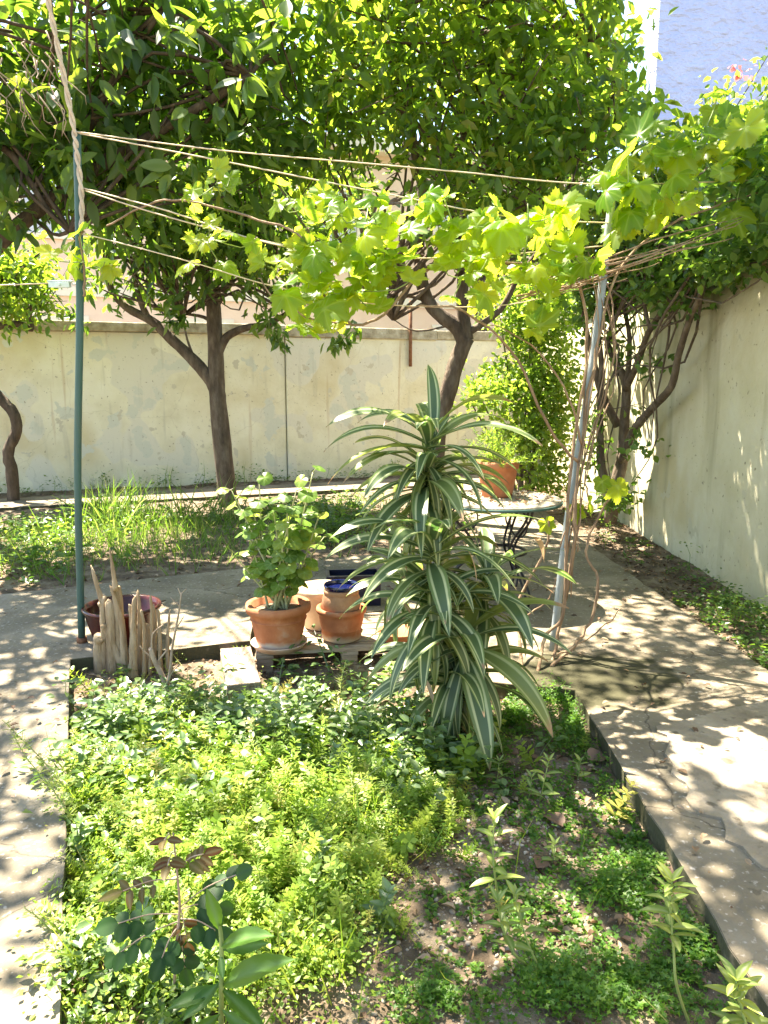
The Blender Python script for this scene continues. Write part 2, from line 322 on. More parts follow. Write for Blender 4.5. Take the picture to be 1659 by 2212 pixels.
leafmat('grass', [(0, (.03, .085, .015)), (.6, (.065, .14, .025)), (.9, (.14, .2, .05)), (1, (.34, .30, .14))], [(0, (.14, .32, .03)), (.7, (.28, .46, .04)), (1, (.5, .52, .16))], .45, .4)
leafmat('needle', [(0, (.12, .18, .04)), (1, (.24, .28, .08))], [(0, (.24, .36, .05)), (1, (.5, .56, .12))], .5, .35)
leafmat('petal_pink', [(0, (.7, .12, .15)), (1, (.8, .25, .2))], [(0, (.8, .2, .2)), (1, (.9, .3, .3))], .5, .4)
def dracmat(name, c0, c1, c2, t0, t1, t2):
    m, out, N, L = newmat(name); a = N('Attribute', attribute_name='u'); ab = N('Math', operation='ABSOLUTE'); L(a.outputs['Fac'], ab.inputs[0])
    oi = N('ObjectInfo')
    st = lambda p, q, r: [(0, p), (.44, p), (.52, q), (.66, q), (.76, r), (1, r)]
    c = ramp(N, st(c0, c1, c2)); t = ramp(N, st(t0, t1, t2)); L(ab.outputs[0], c.inputs[0]); L(ab.outputs[0], t.inputs[0])
    ye = N('Math', operation='POWER'); L(oi.outputs['Random'], ye.inputs[0]); ye.inputs[1].default_value = 5
    cm = mixc(N, L, ye.outputs[0], c.outputs[0], (.20, .24, .05)); tm = mixc(N, L, ye.outputs[0], t.outputs[0], (.40, .46, .06))
    al = N('Attribute', attribute_name='along'); nz = N('TexNoise'); nz.inputs['Scale'].default_value = 9; tco = N('TexCoord'); L(tco.outputs['Object'], nz.inputs[0])
    mu = N('Math', operation='MULTIPLY_ADD'); L(oi.outputs['Random'], mu.inputs[0]); mu.inputs[1].default_value = .16; L(al.outputs['Fac'], mu.inputs[2]); m2 = N('Math', operation='MULTIPLY_ADD'); L(nz.outputs[0], m2.inputs[0]); m2.inputs[1].default_value = .12; L(mu.outputs[0], m2.inputs[2])
    rt = ramp(N, [(.0, (0, 0, 0)), (.5, (0, 0, 0))]); sc_ = N('MapRange'); L(m2.outputs[0], sc_.inputs[0]); sc_.inputs[1].default_value = 1.07; sc_.inputs[2].default_value = 1.12
    cm = mixc(N, L, sc_.outputs[0], cm, (.30, .19, .10)); tm = mixc(N, L, sc_.outputs[0], tm, (.3, .18, .08))
    p = N('BsdfPrincipled'); p.inputs['Roughness'].default_value = .42; L(cm, p.inputs['Base Color'])
    tr = N('BsdfTranslucent'); L(tm, tr.inputs[0]); mx = N('MixShader'); mx.inputs[0].default_value = .3
    L(p.outputs[0], mx.inputs[1]); L(tr.outputs[0], mx.inputs[2]); L(mx.outputs[0], out.inputs[0])
dracmat('dracaena', (.075, .115, .048), (.46, .49, .25), (.13, .18, .065), (.10, .22, .04), (.48, .55, .22), (.20, .34, .05))
leafmat('dracaena_dry', [(0, (.34, .22, .12)), (1, (.50, .36, .22))], [(0, (.4, .25, .12)), (1, (.5, .35, .2))], .7, .25, src='obj')
M = MATS

# ------------------------------------------------------------------ ground, paths, walls
def hs(x, y):                                            # height of the soil
    k = min(1, max(0, (y - 4.7) / .5)); k = max(k, 1 if x > 1.5 else 0)
    return -.09 + .05 * k + .014 * math.sin(3.1 * x + 1.3 * y) * math.cos(2.3 * y - 1.7 * x) + .008 * math.sin(9 * x + 4) * math.sin(8 * y) + .004 * math.sin(31 * x) * math.sin(27 * y + 1)
g = MB(); g.v = [V(-300, -200, -.24), V(300, -200, -.24), V(300, 500, -.24), V(-300, 500, -.24)]; g.face((0, 1, 2, 3))
tag(g.build('ground', M['ground']), 'flat earth reaching beyond the garden walls', 'ground', kind='structure')
xs = np.arange(-7.5, 2.7, .05); ys = np.arange(-1, 13.7, .05); nx_, ny_ = len(xs), len(ys)
vv = np.array([(x, y, hs(x, y) + R.uniform(-.004, .004)) for y in ys for x in xs])
ii = (np.arange(ny_ - 1)[:, None] * nx_ + np.arange(nx_ - 1)[None]).ravel()
tag(link('soil', np_mesh('soil', vv, np.stack([ii, ii + 1, ii + 1 + nx_, ii + nx_], 1), smooth=True), None, M['soil']), 'brown crumbly garden soil of the beds', 'soil', kind='structure')

PATHS = [[(.24, -1), (-.79, 1.64), (-1.75, 4.11), (-2.1, 5.75), (-5.2, 4.25), (-5.2, -1)],
         [(-1.75, 4.11), (-.80, 4.42), (-.86, 4.92), (.40, 5.06), (.52, 3.80), (.96, 3.68), (.96, 7.2), (-.28, 6.62), (-2.1, 5.75)],
         [(.96, -1), (2.1, -1), (2.06, 4.0), (2.0, 5.35), (1.9, 7.94), (1.85, 12.5), (.96, 12.2), (.96, 11.32), (.96, 7.2), (.96, 3.68)],
         [(-7, 8.26), (.96, 11.32), (.96, 12.2), (-7, 9.12)]]
bm = bmesh.new(); vd = {}
def bv(p):
    k = (round(p[0], 3), round(p[1], 3))
    if k not in vd: vd[k] = bm.verts.new((p[0], p[1], 0))
    return vd[k]
edges_of = {}
for poly in PATHS:
    for a, b in zip(poly, poly[1:] + poly[:1]): edges_of.setdefault(tuple(sorted((a, b))), []).append(1)
for poly in PATHS:
    ring = []
    for a, b in zip(poly, poly[1:] + poly[:1]):
        ring.append(a)
        key = tuple(sorted((a, b))); ln = math.dist(a, b); n = int(ln / .11); r2 = random.Random(str(key))
        js = [(r2.gauss(0, .003) + (r2.uniform(-.02, .02) if r2.random() < .07 else 0)) if len(edges_of[key]) == 1 else 0 for _ in range(n)]
        seq = range(1, n)
        dx, dy = (key[1][0] - key[0][0]) / ln, (key[1][1] - key[0][1]) / ln
        for i in (seq if key[0] == a else reversed(seq)):
            t = i / n; ring.append((key[0][0] + dx * ln * t - dy * js[i], key[0][1] + dy * ln * t + dx * js[i]))
    f = bm.faces.new([bv(p) for p in ring])
bm.normal_update()
for f in bm.faces:
    if f.normal.z < 0: f.normal_flip()
bed = [e for e in bm.edges if len(e.link_faces) == 1]
r = bmesh.ops.extrude_edge_only(bm, edges=bed)
dn = [v for v in r['geom'] if isinstance(v, bmesh.types.BMVert)]
for v in dn: v.co.z = -.3
try: bmesh.ops.bevel(bm, geom=[e for e in bed if e.is_valid], offset=.012, segments=2, affect='EDGES', clamp_overlap=True)
except Exception as ex: print('bevel', ex)
bmesh.ops.triangulate(bm, faces=[f for f in bm.faces if len(f.verts) > 4])
bmesh.ops.recalc_face_normals(bm, faces=bm.faces[:])
me = bpy.data.meshes.new('path'); bm.to_mesh(me); bm.free()
tag(link('path', me, None, M['concrete']), 'worn grey-brown concrete path around the planting beds', 'path', kind='structure')
# a paler skim coat, broken off along the kerb
def ragged(pts, amp, step=.05):
    o = []
    for (a, b, rg) in pts:
        n = max(1, int(math.dist(a, b) / step))
        for i in range(n):
            t = i / n; q = amp * (R.uniform(-1, 1) * .5 + math.sin(t * 23 + a[1]) * .4 + math.sin(t * 9) * .6) if rg and i else 0
            o.append((a[0] + (b[0] - a[0]) * t + q, a[1] + (b[1] - a[1]) * t + q * .4))
    return o
def skim(name, poly, h=.011):
    bm = bmesh.new(); f = bm.faces.new([bm.verts.new((x, y, h)) for x, y in poly]); bm.normal_update()
    if f.normal.z < 0: f.normal_flip()
    e = bmesh.ops.extrude_edge_only(bm, edges=bm.edges[:])
    for v in e['geom']:
        if isinstance(v, bmesh.types.BMVert): v.co.z = -.004; 
    bmesh.ops.triangulate(bm, faces=[q for q in bm.faces if len(q.verts) > 4]); bmesh.ops.recalc_face_normals(bm, faces=bm.faces[:])
    me = bpy.data.meshes.new(name); bm.to_mesh(me); bm.free()
    return tag(link(name, me, None, M['skim']), 'paler cement skim broken away along the kerb', 'pavement', kind='structure')
skim('path_skim', ragged([((1.16, 1.0), (1.30, 2.05), 1), ((1.30, 2.05), (1.12, 2.6), 1), ((1.12, 2.6), (1.22, 3.25), 1), ((1.22, 3.25), (2.0, 3.6), 1), ((2.0, 3.6), (2.03, 1.0), 0), ((2.03, 1.0), (1.16, 1.0), 0)], .035))

WA = math.atan2(.375, 1)                                  # the far wall runs at this angle
def wall_y(x): return 12.62 + .375 * x
def wallpt(u, off=0.0):                                   # along the far wall, off towards the camera
    return V(u * math.cos(WA) + off * math.sin(WA), 12.62 + u * math.sin(WA) - off * math.cos(WA), 0)
WM = Matrix.Translation((0, 12.62, 0)) @ Matrix.Rotation(WA, 4, 'Z')
wt = thing('garden_wall', (0, 12.62, 0), 'stained cream plastered wall at the far end of the garden', 'wall')
US = (-1.62)                                              # joint between two lengths of wall
b = MB(); b.box((-9, 0, -.3), (US, .25, 2.18), WM); b.build('wall_panel', M['plaster'], wt, .008)
b = MB(); b.box((US + .012, -.035, -.3), (2.86, .25, 2.15), WM); b.build('wall_panel', M['plaster'], wt, .008)
for u0, u1, h in ((-9, -6.1, .15), (-6.09, -3.2, .14), (-3.19, US, .15), (US + .012, .9, .14), (.91, 2.86, .13)):
    b = MB(); b.box((u0, -.06, 2.18 if u1 <= US + .01 else 2.15), (u1, .29, 2.18 + h), WM, jit=.012); b.build('coping_stone', M['coping'], wt, .012)
wt2 = thing('garden_wall', (2.65, 6, 0), 'pale yellow-green plastered side wall beside the path', 'wall')
bm = bmesh.new(); ny = 60; prof = []
for i in range(ny + 1):
    y = -1 + 14.45 * i / ny; dx = .012 * math.sin(y * 1.9) + .006 * math.sin(y * 5.3)
    prof.append([bm.verts.new((2.64 + dx + .01 * math.sin(k * 1.7 + y), y, -.3 + k * 2.62 / 8)) for k in range(9)])
for i in range(ny):
    for k in range(8): bm.faces.new((prof[i][k], prof[i][k + 1], prof[i + 1][k + 1], prof[i + 1][k])).smooth = True
back = [(bm.verts.new((2.92, p[0].co.y, -.3)), bm.verts.new((2.92, p[0].co.y, 2.32))) for p in (prof[0], prof[-1])]
bm.faces.new((back[0][0], back[0][1], back[1][1], back[1][0])); bm.faces.new([p[8] for p in prof] + [back[1][1], back[0][1]])
bm.faces.new(prof[0] + [back[0][1], back[0][0]])
bmesh.ops.recalc_face_normals(bm, faces=bm.faces[:])
for v in bm.verts: v.co -= Vector((2.65, 6, 0))
me = bpy.data.meshes.new('wall_panel'); bm.to_mesh(me); bm.free(); link('wall_panel', me, wt2, M['plaster_side'])
b = MB(); b.box((2.60, -1, 2.325), (2.96, 13.2, 2.41), None, .008); b.build('coping_stone', M['coping'], wt2, .01)
# rusty bar fixed to the far wall
o = MB().tube([wallpt(.42, .09) + V(0, 0, z) for z in (1.72, 2.2, 2.75)], .028, 6).build('rusty_bar', M['rust'])
tag(o, 'thin rusty metal bar standing against the top of the cream wall', 'bar')
# ---- houses beyond
hb = thing('house', V(-3, 20, 0), 'peach rendered house seen in gaps above the cream wall', 'building')
HM = Matrix.Translation((0, 19.5, -.2)) @ Matrix.Rotation(WA, 4, 'Z')
b = MB(); b.box((-14, 0, 0), (5.5, 7, 6.9), HM); b.build('facade', M['peach'], hb)
b = MB(); b.box((-14.3, -.35, 6.9), (5.8, 7.3, 7.2), HM); b.build('roof_cornice', M['cream_trim'], hb, .03)
b = MB(); b.box((-14.05, -.06, 3.45), (5.55, .002, 3.65), HM); b.build('string_course', M['cream_trim'], hb)
for u in (-10.5, -7.4, -4.3, -1.2, 1.9):
    for z0 in (1.5, 4.6):
        wdw = MB(); wdw.box((u - .62, -.06, z0), (u - .5, .02, z0 + 1.55), HM); wdw.box((u + .5, -.06, z0), (u + .62, .02, z0 + 1.55), HM); wdw.box((u - .5, -.06, z0 + 1.43), (u + .5, .02, z0 + 1.55), HM); wdw.box((u - .5, -.06, z0), (u + .5, .02, z0 + .1), HM)
        wf = wdw.build('window', M['cream_trim'], hb)
        for s in (-1, 1):
            sh = MB(); x0 = u + (.0 if s > 0 else -.49) + .005; sh.box((x0, -.035, z0 + .11), (x0 + .48, -.01, z0 + 1.42), HM)
            for k in range(12): sh.box((x0 + .05, -.05, z0 + .18 + k * .1), (x0 + .43, -.036, z0 + .24 + k * .1), HM)
            sh.build('shutter', M['shutter'], wf)
nb = thing('house', V(8, 15, 0), 'tall white stuccoed house wall coloured with the blue of its shade rising above the right side wall', 'building')
b = MB(); b.box((4.55, 14, -.2), (13, 14.5, 13)); b.build('facade', M['blue_cast_stucco'], nb)
b = MB(); b.box((4.42, 13.85, 13), (13.2, 14.6, 13.3)); b.build('roof_edge', M['cream_trim'], nb)

# ------------------------------------------------------------------ leaf meshes that are shared by single leaves
def leaf_mesh(name, w_, mat, fold=.15, droop=.15, seg=7, prof=None, serr=0.0, twist=0.0):
    """unit-long leaf along +Y with a raised fold either side of its midrib"""
    prof = prof or (lambda t: math.sin(math.pi * t ** .8) ** .8)
    vs_, fs, vein = [], [], []
    for i in range(seg + 1):
        t = i / seg; ww = w_ * .5 * max(prof(t), .012) * (1 + (serr if i % 2 else 0)); zc = -droop * t * t
        for u in (-1, -.55, 0, .55, 1):
            x = u * ww; z = zc + abs(u) * ww * fold * 2 * (1 - .3 * abs(u)) + twist * x * t
            vs_.append((x, t, z)); vein.append(1.0 if u == 0 else 0.0)
    for i in range(seg):
        for k in range(4):
            a = i * 5 + k; fs.append((a, a + 1, a + 6, a + 5))
    me = bpy.data.meshes.new(name); me.from_pydata(vs_, [], fs); me.update()
    me.polygons.foreach_set('use_smooth', [True] * len(fs))
    at_ = me.attributes.new('vein', 'FLOAT', 'POINT'); at_.data.foreach_set('value', vein)
    me.materials.append(mat); return me
def radial_leaf(name, rfun, mat, cup=.12, veins=(), step=5, ripple=.03, seed=0):
    """leaf whose stalk joins at the origin and whose blade spreads round it, tip along +Y"""
    rr = random.Random(seed); vs_, fs, vein = [(0, 0, 0)], [], [1.0]; n = 360 // step; rings = (.3, .65, 1.0)
    ph = rr.uniform(0, 6)
    for q, k in enumerate(rings):
        for i in range(n):
            ang = -180 + i * step; r_ = rfun(ang, i) if q == 2 else (rfun(ang, 0) + .25) / 1.25
            r_ *= k; a = rad(ang)
            vs_.append((r_ * math.sin(a), r_ * math.cos(a), cup * r_ * r_ * (1 if seed % 2 else -1) + ripple * k * math.sin(5 * a + ph) - .1 * max(0, math.cos(a)) * r_ * r_))
            vein.append(.9 - .5 * k if any(abs(ang - v) < step * .5 for v in veins) else 0.0)
    for i in range(n):
        j = (i + 1) % n; fs.append((0, 1 + j, 1 + i))
        for q in range(2):
            a = 1 + q * n; fs.append((a + i, a + j, a + n + j, a + n + i))
    me = bpy.data.meshes.new(name); me.from_pydata(vs_, [], fs); me.update(); me.polygons.foreach_set('use_smooth', [True] * len(fs))
    at_ = me.attributes.new('vein', 'FLOAT', 'POINT'); at_.data.foreach_set('value', vein); me.materials.append(mat); return me
def lerp_tab(tab, x):
    for (a, p), (b, q) in zip(tab, tab[1:]):
        if x <= b: return p + (q - p) * (x - a) / (b - a)
    return tab[-1][1]
VT = [(0, 1.0), (12, .88), (26, .66), (40, .80), (52, .90), (66, .72), (82, .58), (98, .66), (112, .72), (130, .60), (150, .56), (166, .46), (180, .08)]
vine_leaves = [radial_leaf('leaf', lambda a, i, s=s: lerp_tab(VT, abs(a)) * (1 + (.075 if i % 2 else -.05)), M['leaf_vine'], .14 + .09 * s, (0, -50, 50, -110, 110), 5, .06 + .02 * (s % 3), s) for s in range(5)]
RT = [(0, .92), (40, 1.0), (110, 1.0), (150, .85), (172, .55), (180, .1)]
round_leaves = [radial_leaf('leaf', lambda a, i, s=s: lerp_tab(RT, abs(a)) * (1 + .035 * math.cos(rad(a) * 9)), M['leaf_round'], .05 + .06 * s, (0, -40, 40, -90, 90), 10, .04, s) for s in range(3)]
near_leaves = [leaf_mesh('leaf', w_, M['leaf_near'], .2, d, 8, twist=tw) for w_, d, tw in ((.40, .15, .1), (.36, .3, -.15), (.44, .05, .2))]

# ------------------------------------------------------------------ trees
def crown(mass, ells, n, T, size, twig=10, spread=.16, droop=.5, hollow=.35, lo=0., hi=1.):
    """leaf clumps round twig ends spread through ellipsoids (cx,cy,cz,rx,ry,rz,weight)"""
    wts = np.array([e[6] if len(e) > 6 else e[3] * e[4] * e[5] for e in ells], float); wts /= wts.sum()
    for e, wt_ in zip(ells, wts):
        k = max(1, int(n * wt_ / twig)); c = np.array(e[:3]); r_ = np.array(e[3:6])
        d = nrm(NR.normal(size=(k, 3))); q = NR.uniform(hollow ** 2, 1, (k, 1)) ** .5 * NR.uniform(.8, 1.08, (k, 1))
        tw = c + d * q * r_; axis = nrm(d * [1, 1, .6] + NR.normal(size=(k, 3)) * .5 + [0, 0, .15])
        tw = np.repeat(tw, twig, 0); axis = np.repeat(axis, twig, 0); m_ = len(tw)
        P = tw + axis * NR.uniform(-1, 1, (m_, 1)) * spread + NR.normal(size=(m_, 3)) * spread * .45
        D = nrm(axis * .5 + NR.normal(size=(m_, 3)) * .75 + [0, 0, -droop]); Nn = NR.normal(size=(m_, 3)) * .6 + [0, 0, 1.0]
        mass.add(T, P, D, Nn, size * NR.uniform(.65, 1.2, m_), lo, hi)
    return mass
def curve(pts, n=4):                                      # smooth a polyline
    pts = [Vector(p) for p in pts]; o = []
    for i in range(len(pts) - 1):
        p0, p1, p2, p3 = pts[max(i - 1, 0)], pts[i], pts[i + 1], pts[min(i + 2, len(pts) - 1)]
        for k in range(n):
            t = k / n; o.append(.5 * ((2 * p1) + (p2 - p0) * t + (2 * p0 - 5 * p1 + 4 * p2 - p3) * t * t + (3 * p1 - p0 - 3 * p2 + p3) * t ** 3))
    o.append(pts[-1]); return o
def limb(mb, pix, Y, r0, r1, n=9, wob=.05):               # a limb traced as (x, y[, depth]) pixels at the tree's depth
    pts = curve([aty(p[0], p[1], p[2] if len(p) > 2 else Y) for p in pix]); k = len(pts) - 1
    mb.tube(pts, [r0 + (r1 - r0) * i / k for i in range(k + 1)], n, wob=wob); return pts[-1]
def twigs(mb, start, ells, n, r0=.02):
    for _ in range(n):
        e = R.choice(ells); d = rv().normalized(); q = R.uniform(.3, .95)
        tgt = V(e[0] + d.x * e[3] * q, e[1] + d.y * e[4] * q, e[2] + d.z * e[5] * q); s = R.choice(start)
        a = s.lerp(tgt, .35) + rv(.12) + V(0, 0, .1); b_ = s.lerp(tgt, .7) + rv(.12)
        pts = curve([s, a, b_, tgt], 3); k = len(pts) - 1
        mb.tube(pts, [r0 * (1 - .8 * i / k) for i in range(k + 1)], 5)
def pe(px, py, Y, rx, ry, rz, wt_=None):                   # ellipsoid about the point seen at a pixel
    c = aty(px, py, Y); return (c.x, c.y, c.z, rx, ry, rz) + ((wt_,) if wt_ else ())

# -- the forked tree by the wall
Y1 = 9.6; b0 = at(492, 1088, -.04)
t1 = thing('fruit_tree', b0, 'dark leaved fruit tree with a smooth forked trunk before the cream wall', 'tree')
b = MB(); ends = []
limb(b, [(494, 1096), (490, 1060), (480, 960), (472, 880), (468, 830), (465, 740), (460, 650)], Y1, .125, .085, 12)
ends.append(limb(b, [(462, 660), (490, 610), (510, 560), (530, 480)], Y1, .07, .03)); ends.append(limb(b, [(460, 655), (445, 600), (420, 540), (400, 440)], Y1, .06, .025))
ends.append(limb(b, [(470, 850), (450, 815), (410, 770), (365, 728), (330, 695), (275, 665), (240, 625), (225, 560)], Y1, .085, .035))
ends.append(limb(b, [(320, 690), (300, 640), (285, 570)], Y1, .045, .02)); ends.append(limb(b, [(470, 765), (490, 728), (530, 708), (580, 700), (625, 672)], Y1, .06, .025))
ends.append(limb(b, [(420, 775), (405, 735), (395, 690)], Y1, .02, .01, 6)); ends.append(limb(b, [(462, 700), (440, 685), (400, 678)], Y1, .03, .015, 6))
E1 = [pe(300, 520, 9.3, .85, 1.2, .65), pe(440, 470, 9.5, 1.0, 1.3, .75), pe(560, 520, 9.4, .85, 1.2, .7), pe(410, 350, 9.6, 1.4, 1.4, .8), pe(240, 620, 9.4, .4, .6, .3), pe(600, 660, 9.3, .45, .5, .28), pe(400, 640, 9.3, .5, .5, .25), (-3.5, 8.0, 4.1, 1.2, .9, .7), (-2.1, 8.3, 4.5, 1.2, .9, .7), pe(620, 420, 9.6, .7, .8, .6)]  # the two clumps in world coordinates are added to shade the back bed
twigs(b, ends, E1, 55, .022); b.build('trunk', M['bark'], t1)
mm = Mass(); crown(mm, E1, 7400, leaf_t(.36), .175, 13, .17, .6)
for px, py in ((390, 700), (370, 690), (600, 730), (595, 715), (740, 735), (725, 740), (175, 690), (765, 715)):
    crown(mm, [pe(px, py, 9.1, .10, .12, .14)], 18, leaf_t(.36), .15, 6, .07, 1.0)
tag(mm.build('foliage', M['leaf_dark'], t1), None, None, kind='stuff')
# -- the bent tree behind the potted table
Y2 = 8.5; b0 = at(940, 1118, -.04)
t2 = thing('citrus_tree', b0, 'big glossy citrus tree with a bent double trunk behind the dracaena', 'tree')
b = MB(); ends = []
limb(b, [(938, 1122), (940, 1000), (950, 905), (970, 840), (985, 785), (1008, 730)], Y2, .105, .085, 12, .07)
ends.append(limb(b, [(1005, 745), (985, 705), (950, 680), (922, 645), (908, 590), (905, 520), (915, 430), (900, 340), (870, 240), (830, 170), (795, 60)], Y2, .085, .04, 10, .06))
ends.append(limb(b, [(1008, 735), (1002, 690), (998, 640), (1000, 590), (985, 480), (965, 380), (1000, 300), (1060, 235), (1110, 180), (1180, 150), (1280, 130)], Y2, .075, .03, 10))
ends.append(limb(b, [(1000, 300), (1000, 220), (1020, 150), (1000, 40)], Y2, .04, .02)); ends.append(limb(b, [(1100, 180), (1170, 230), (1240, 290), (1300, 330)], Y2, .03, .015))
ends.append(limb(b, [(870, 240), (780, 180), (700, 170), (640, 120)], Y2, .04, .02)); ends.append(limb(b, [(930, 655), (880, 640), (820, 660)], Y2, .02, .008, 6)); ends.append(limb(b, [(985, 700), (900, 715), (850, 690)], Y2, .014, .005, 6))
ends.append(limb(b, [(1010, 720), (1080, 670), (1120, 600), (1180, 520)], Y2, .04, .02))
E2 = [pe(px, py, 7.6 + dy, rx, 1.0, rz) for px, py, dy, rx, rz in ((1000, 330, .1, 1.05, .8), (820, 250, .2, 1.0, .8), (1150, 180, -.1, 1.05, .8), (1260, 330, -.2, .9, .75), (950, 90, .2, 1.2, .9), (720, 110, .4, .85, .8), (1260, 60, -.2, .65, .75),
      (1120, 0, 0, 1.1, .8), (800, -60, .1, 1.2, .9), (1120, 450, .1, .8, .55), (980, 450, .3, .6, .4), (1330, 240, -.3, .5, .6), (650, 330, .5, .7, .7))]
E2o = [(1.3, 6.3, 5.0, 1.0, .8, .5), (1.5, 5.3, 5.0, .9, .8, .45), (.2, 6.3, 5.2, .9, .7, .45), (-.5, 5.9, 5.3, .7, .6, .4), (1.9, 4.5, 5.2, .7, .7, .4), (.6, 5.6, 5.4, .6, .5, .35)]  # unseen leaf clumps above the view, added to shade side wall and path
twigs(b, ends, E2, 110, .022); twigs(b, ends[:3], E2o, 24, .03); b.build('trunk', M['bark'], t2)
mm = Mass(); crown(mm, E2, 7600, leaf_t(.42), .15, 14, .15, .45, .2); crown(mm, E2o, 3600, leaf_t(.42), .125, 9, .17, .35); tag(mm.build('foliage', M['leaf_citrus'], t2), None, None, kind='stuff')
# -- the thin crooked tree at the left edge
Y3 = 9.8; b0 = at(28, 1078, -.04)
t3 = thing('crooked_tree', b0, 'thin crooked tree at the left edge with bright leaves over the wall', 'tree')
b = MB(); limb(b, [(30, 1085), (26, 1020), (18, 975), (36, 930), (28, 890), (2, 862), (-40, 800), (-60, 740)], Y3, .075, .06, 9, .1)
e1 = limb(b, [(-60, 740), (-20, 710), (40, 700), (68, 712), (66, 690)], Y3, .06, .02); e2 = limb(b, [(-55, 745), (-40, 650), (10, 600)], Y3, .05, .02)
E3 = [pe(20, 640, 9.6, .6, .9, .42), pe(80, 610, 9.7, .45, .7, .35), pe(-60, 600, 9.7, .8, 1.0, .6), pe(40, 560, 9.8, .6, .8, .35)]
twigs(b, [e1, e2], E3, 24, .015); b.build('trunk', M['bark_dark'], t3)
mm = Mass(); crown(mm, E3, 2600, leaf_t(.42), .12, 9, .14, .3); tag(mm.build('foliage', M['leaf_citrus'], t3), None, None, kind='stuff')
# -- the near tree overhanging from the left
t4 = thing('overhanging_tree', V(-4.3, 7.7, -.04), 'large leaved tree overhanging the garden from the upper left', 'tree')
b = MB()
tp = [V(-4.3, 7.7, -.06), V(-4.25, 7.65, .9), V(-4.1, 7.5, 1.7), V(-3.95, 7.35, 2.3)]
b.tube(curve(tp), [.15 - .003 * i for i in range(13)], 12, wob=.06)
def arm(pts, r0_, r1_):
    c = curve(pts); k = len(c) - 1; b.tube(c, [r0_ + (r1_ - r0_) * i / k for i in range(k + 1)], 8, wob=.05); return c[-1]
ends = [arm([tp[-1], V(-3.4, 7.2, 2.75), V(-2.7, 7.1, 3.2), V(-1.9, 7.0, 3.6), V(-1.1, 6.9, 4.0)], .09, .03), arm([tp[-1], V(-3.6, 6.8, 3.2), V(-3.0, 6.0, 4.1), V(-2.3, 5.0, 4.8), V(-1.3, 4.2, 5.1)], .09, .03),
        arm([V(-2.7, 7.1, 3.2), V(-2.4, 7.0, 3.8), V(-1.8, 6.9, 4.5)], .05, .02), arm([tp[-1], V(-4.1, 7.0, 3.2), V(-4.0, 6.4, 4.3)], .08, .03), aty(150, 500, 6.9)]
limb(b, [(-20, 300, 6.9), (30, 340, 6.9), (70, 400, 6.9), (105, 455, 6.9), (150, 500, 6.9)], 6.9, .035, .018); limb(b, [(75, 405, 6.9), (120, 330, 7.0), (170, 230, 7.0)], 6.9, .022, .01)
E4 = [pe(120, 250, 7.2, 1.1, .6, .9), pe(330, 200, 7.3, 1.0, .6, .85), pe(250, 380, 7.2, .9, .5, .5), pe(480, 330, 7.4, .85, .5, .7), pe(20, 420, 7.2, .8, .6, .6), pe(520, 100, 7.4, .85, .6, .7),
      pe(190, 40, 7.2, .9, .6, .7), pe(380, 0, 7.3, 1.1, .6, .7), pe(-60, 190, 7.1, .8, .7, .7), pe(600, 260, 7.5, .6, .5, .6)]
E4o = [(-1.1, 3.9, 5.0, .85, .8, .45), (-.5, 4.2, 5.4, .8, .7, .4), (-1.6, 3.4, 5.4, .55, .6, .4), (-.3, 3.5, 5.6, .8, .7, .4), (-3.9, 6.3, 4.7, 1.0, .9, .5), (-3.75, 5.3, 4.9, .65, .7, .4), (-4.6, 6.6, 4.4, .8, .9, .5), (-3.9, 4.3, 5.2, .5, .6, .3), (-2.2, 3.35, 5.2, .3, .3, .25), (-3.05, 3.9, 5.2, .4, .5, .25), (-3.3, 3.1, 5.3, .4, .4, .25), (-2.8, 3.25, 5.3, .28, .3, .2), (-3.35, 4.5, 5.1, .35, .4, .25)]  # unseen overhead boughs, their clumps added to shade the bed and left path
twigs(b, ends, E4, 60, .02); twigs(b, [ends[1], ends[3]], E4o, 26, .02); b.build('trunk', M['bark_dark'], t4)
mm = Mass(); crown(mm, E4, 3500, leaf_t(.38), .215, 10, .17, .55); crown(mm, E4o, 3600, leaf_t(.38), .17, 8, .2, .4); tag(mm.build('foliage', M['leaf_dark'], t4), None, None, kind='stuff')
for k in range(50):                                       # the nearest sprays, leaf by leaf
    px = R.uniform(-10, 620) if k % 3 else R.uniform(100, 420); py = R.uniform(-20, 430 - max(0, px - 330) * .35); Y = R.uniform(6.2, 6.8); c = aty(px, py, Y); ax = (V(0, 0, -.5) + rv(.6)).normalized()
    for j in range(5):
        d = (ax * .5 + rv(.75) + V(0, 0, -.45)).normalized(); n = (V(0, -.6, .7) + rv(.5))
        inst('leaf', R.choice(near_leaves), frame(c + rv(.03), d, n, R.uniform(.16, .25)), t4)
# -- a tree standing beyond the wall, in the sun
tf = thing('far_tree', V(2.2, 16.5, -.2), 'sunlit tree beyond the cream wall showing through the citrus crown', 'tree')
b = MB(); b.tube(curve([V(2.2, 16.5, -.24), V(2.1, 16.4, 1.5), V(1.9, 16.3, 3.4), V(1.4, 16.2, 5)]), [.2 - .01 * i for i in range(13)], 9)
E7 = [pe(px, py, 16, rx, 1.3, rz) for px, py, rx, rz in ((700, 420, 1.3, .9), (1120, 380, 1.6, 1.2), (1300, 460, 1.5, 1.0), (1280, 200, 1.3, 1.2), (1050, 120, 1.6, 1.3), (820, 180, 1.4, 1.1), (1360, 560, 1.2, .9), (1160, 540, 1.2, .8))]
twigs(b, [V(1.4, 16.2, 5), V(1.9, 16.3, 3.4)], E7, 40, .05); b.build('trunk', M['bark'], tf)
mm = Mass(); crown(mm, E7, 9000, leaf_t(.45), .19, 10, .3, .3); tag(mm.build('foliage', M['leaf_bush'], tf), None, None, kind='stuff')
tb = MB()                                                 # dry bare twigs hanging in the corner
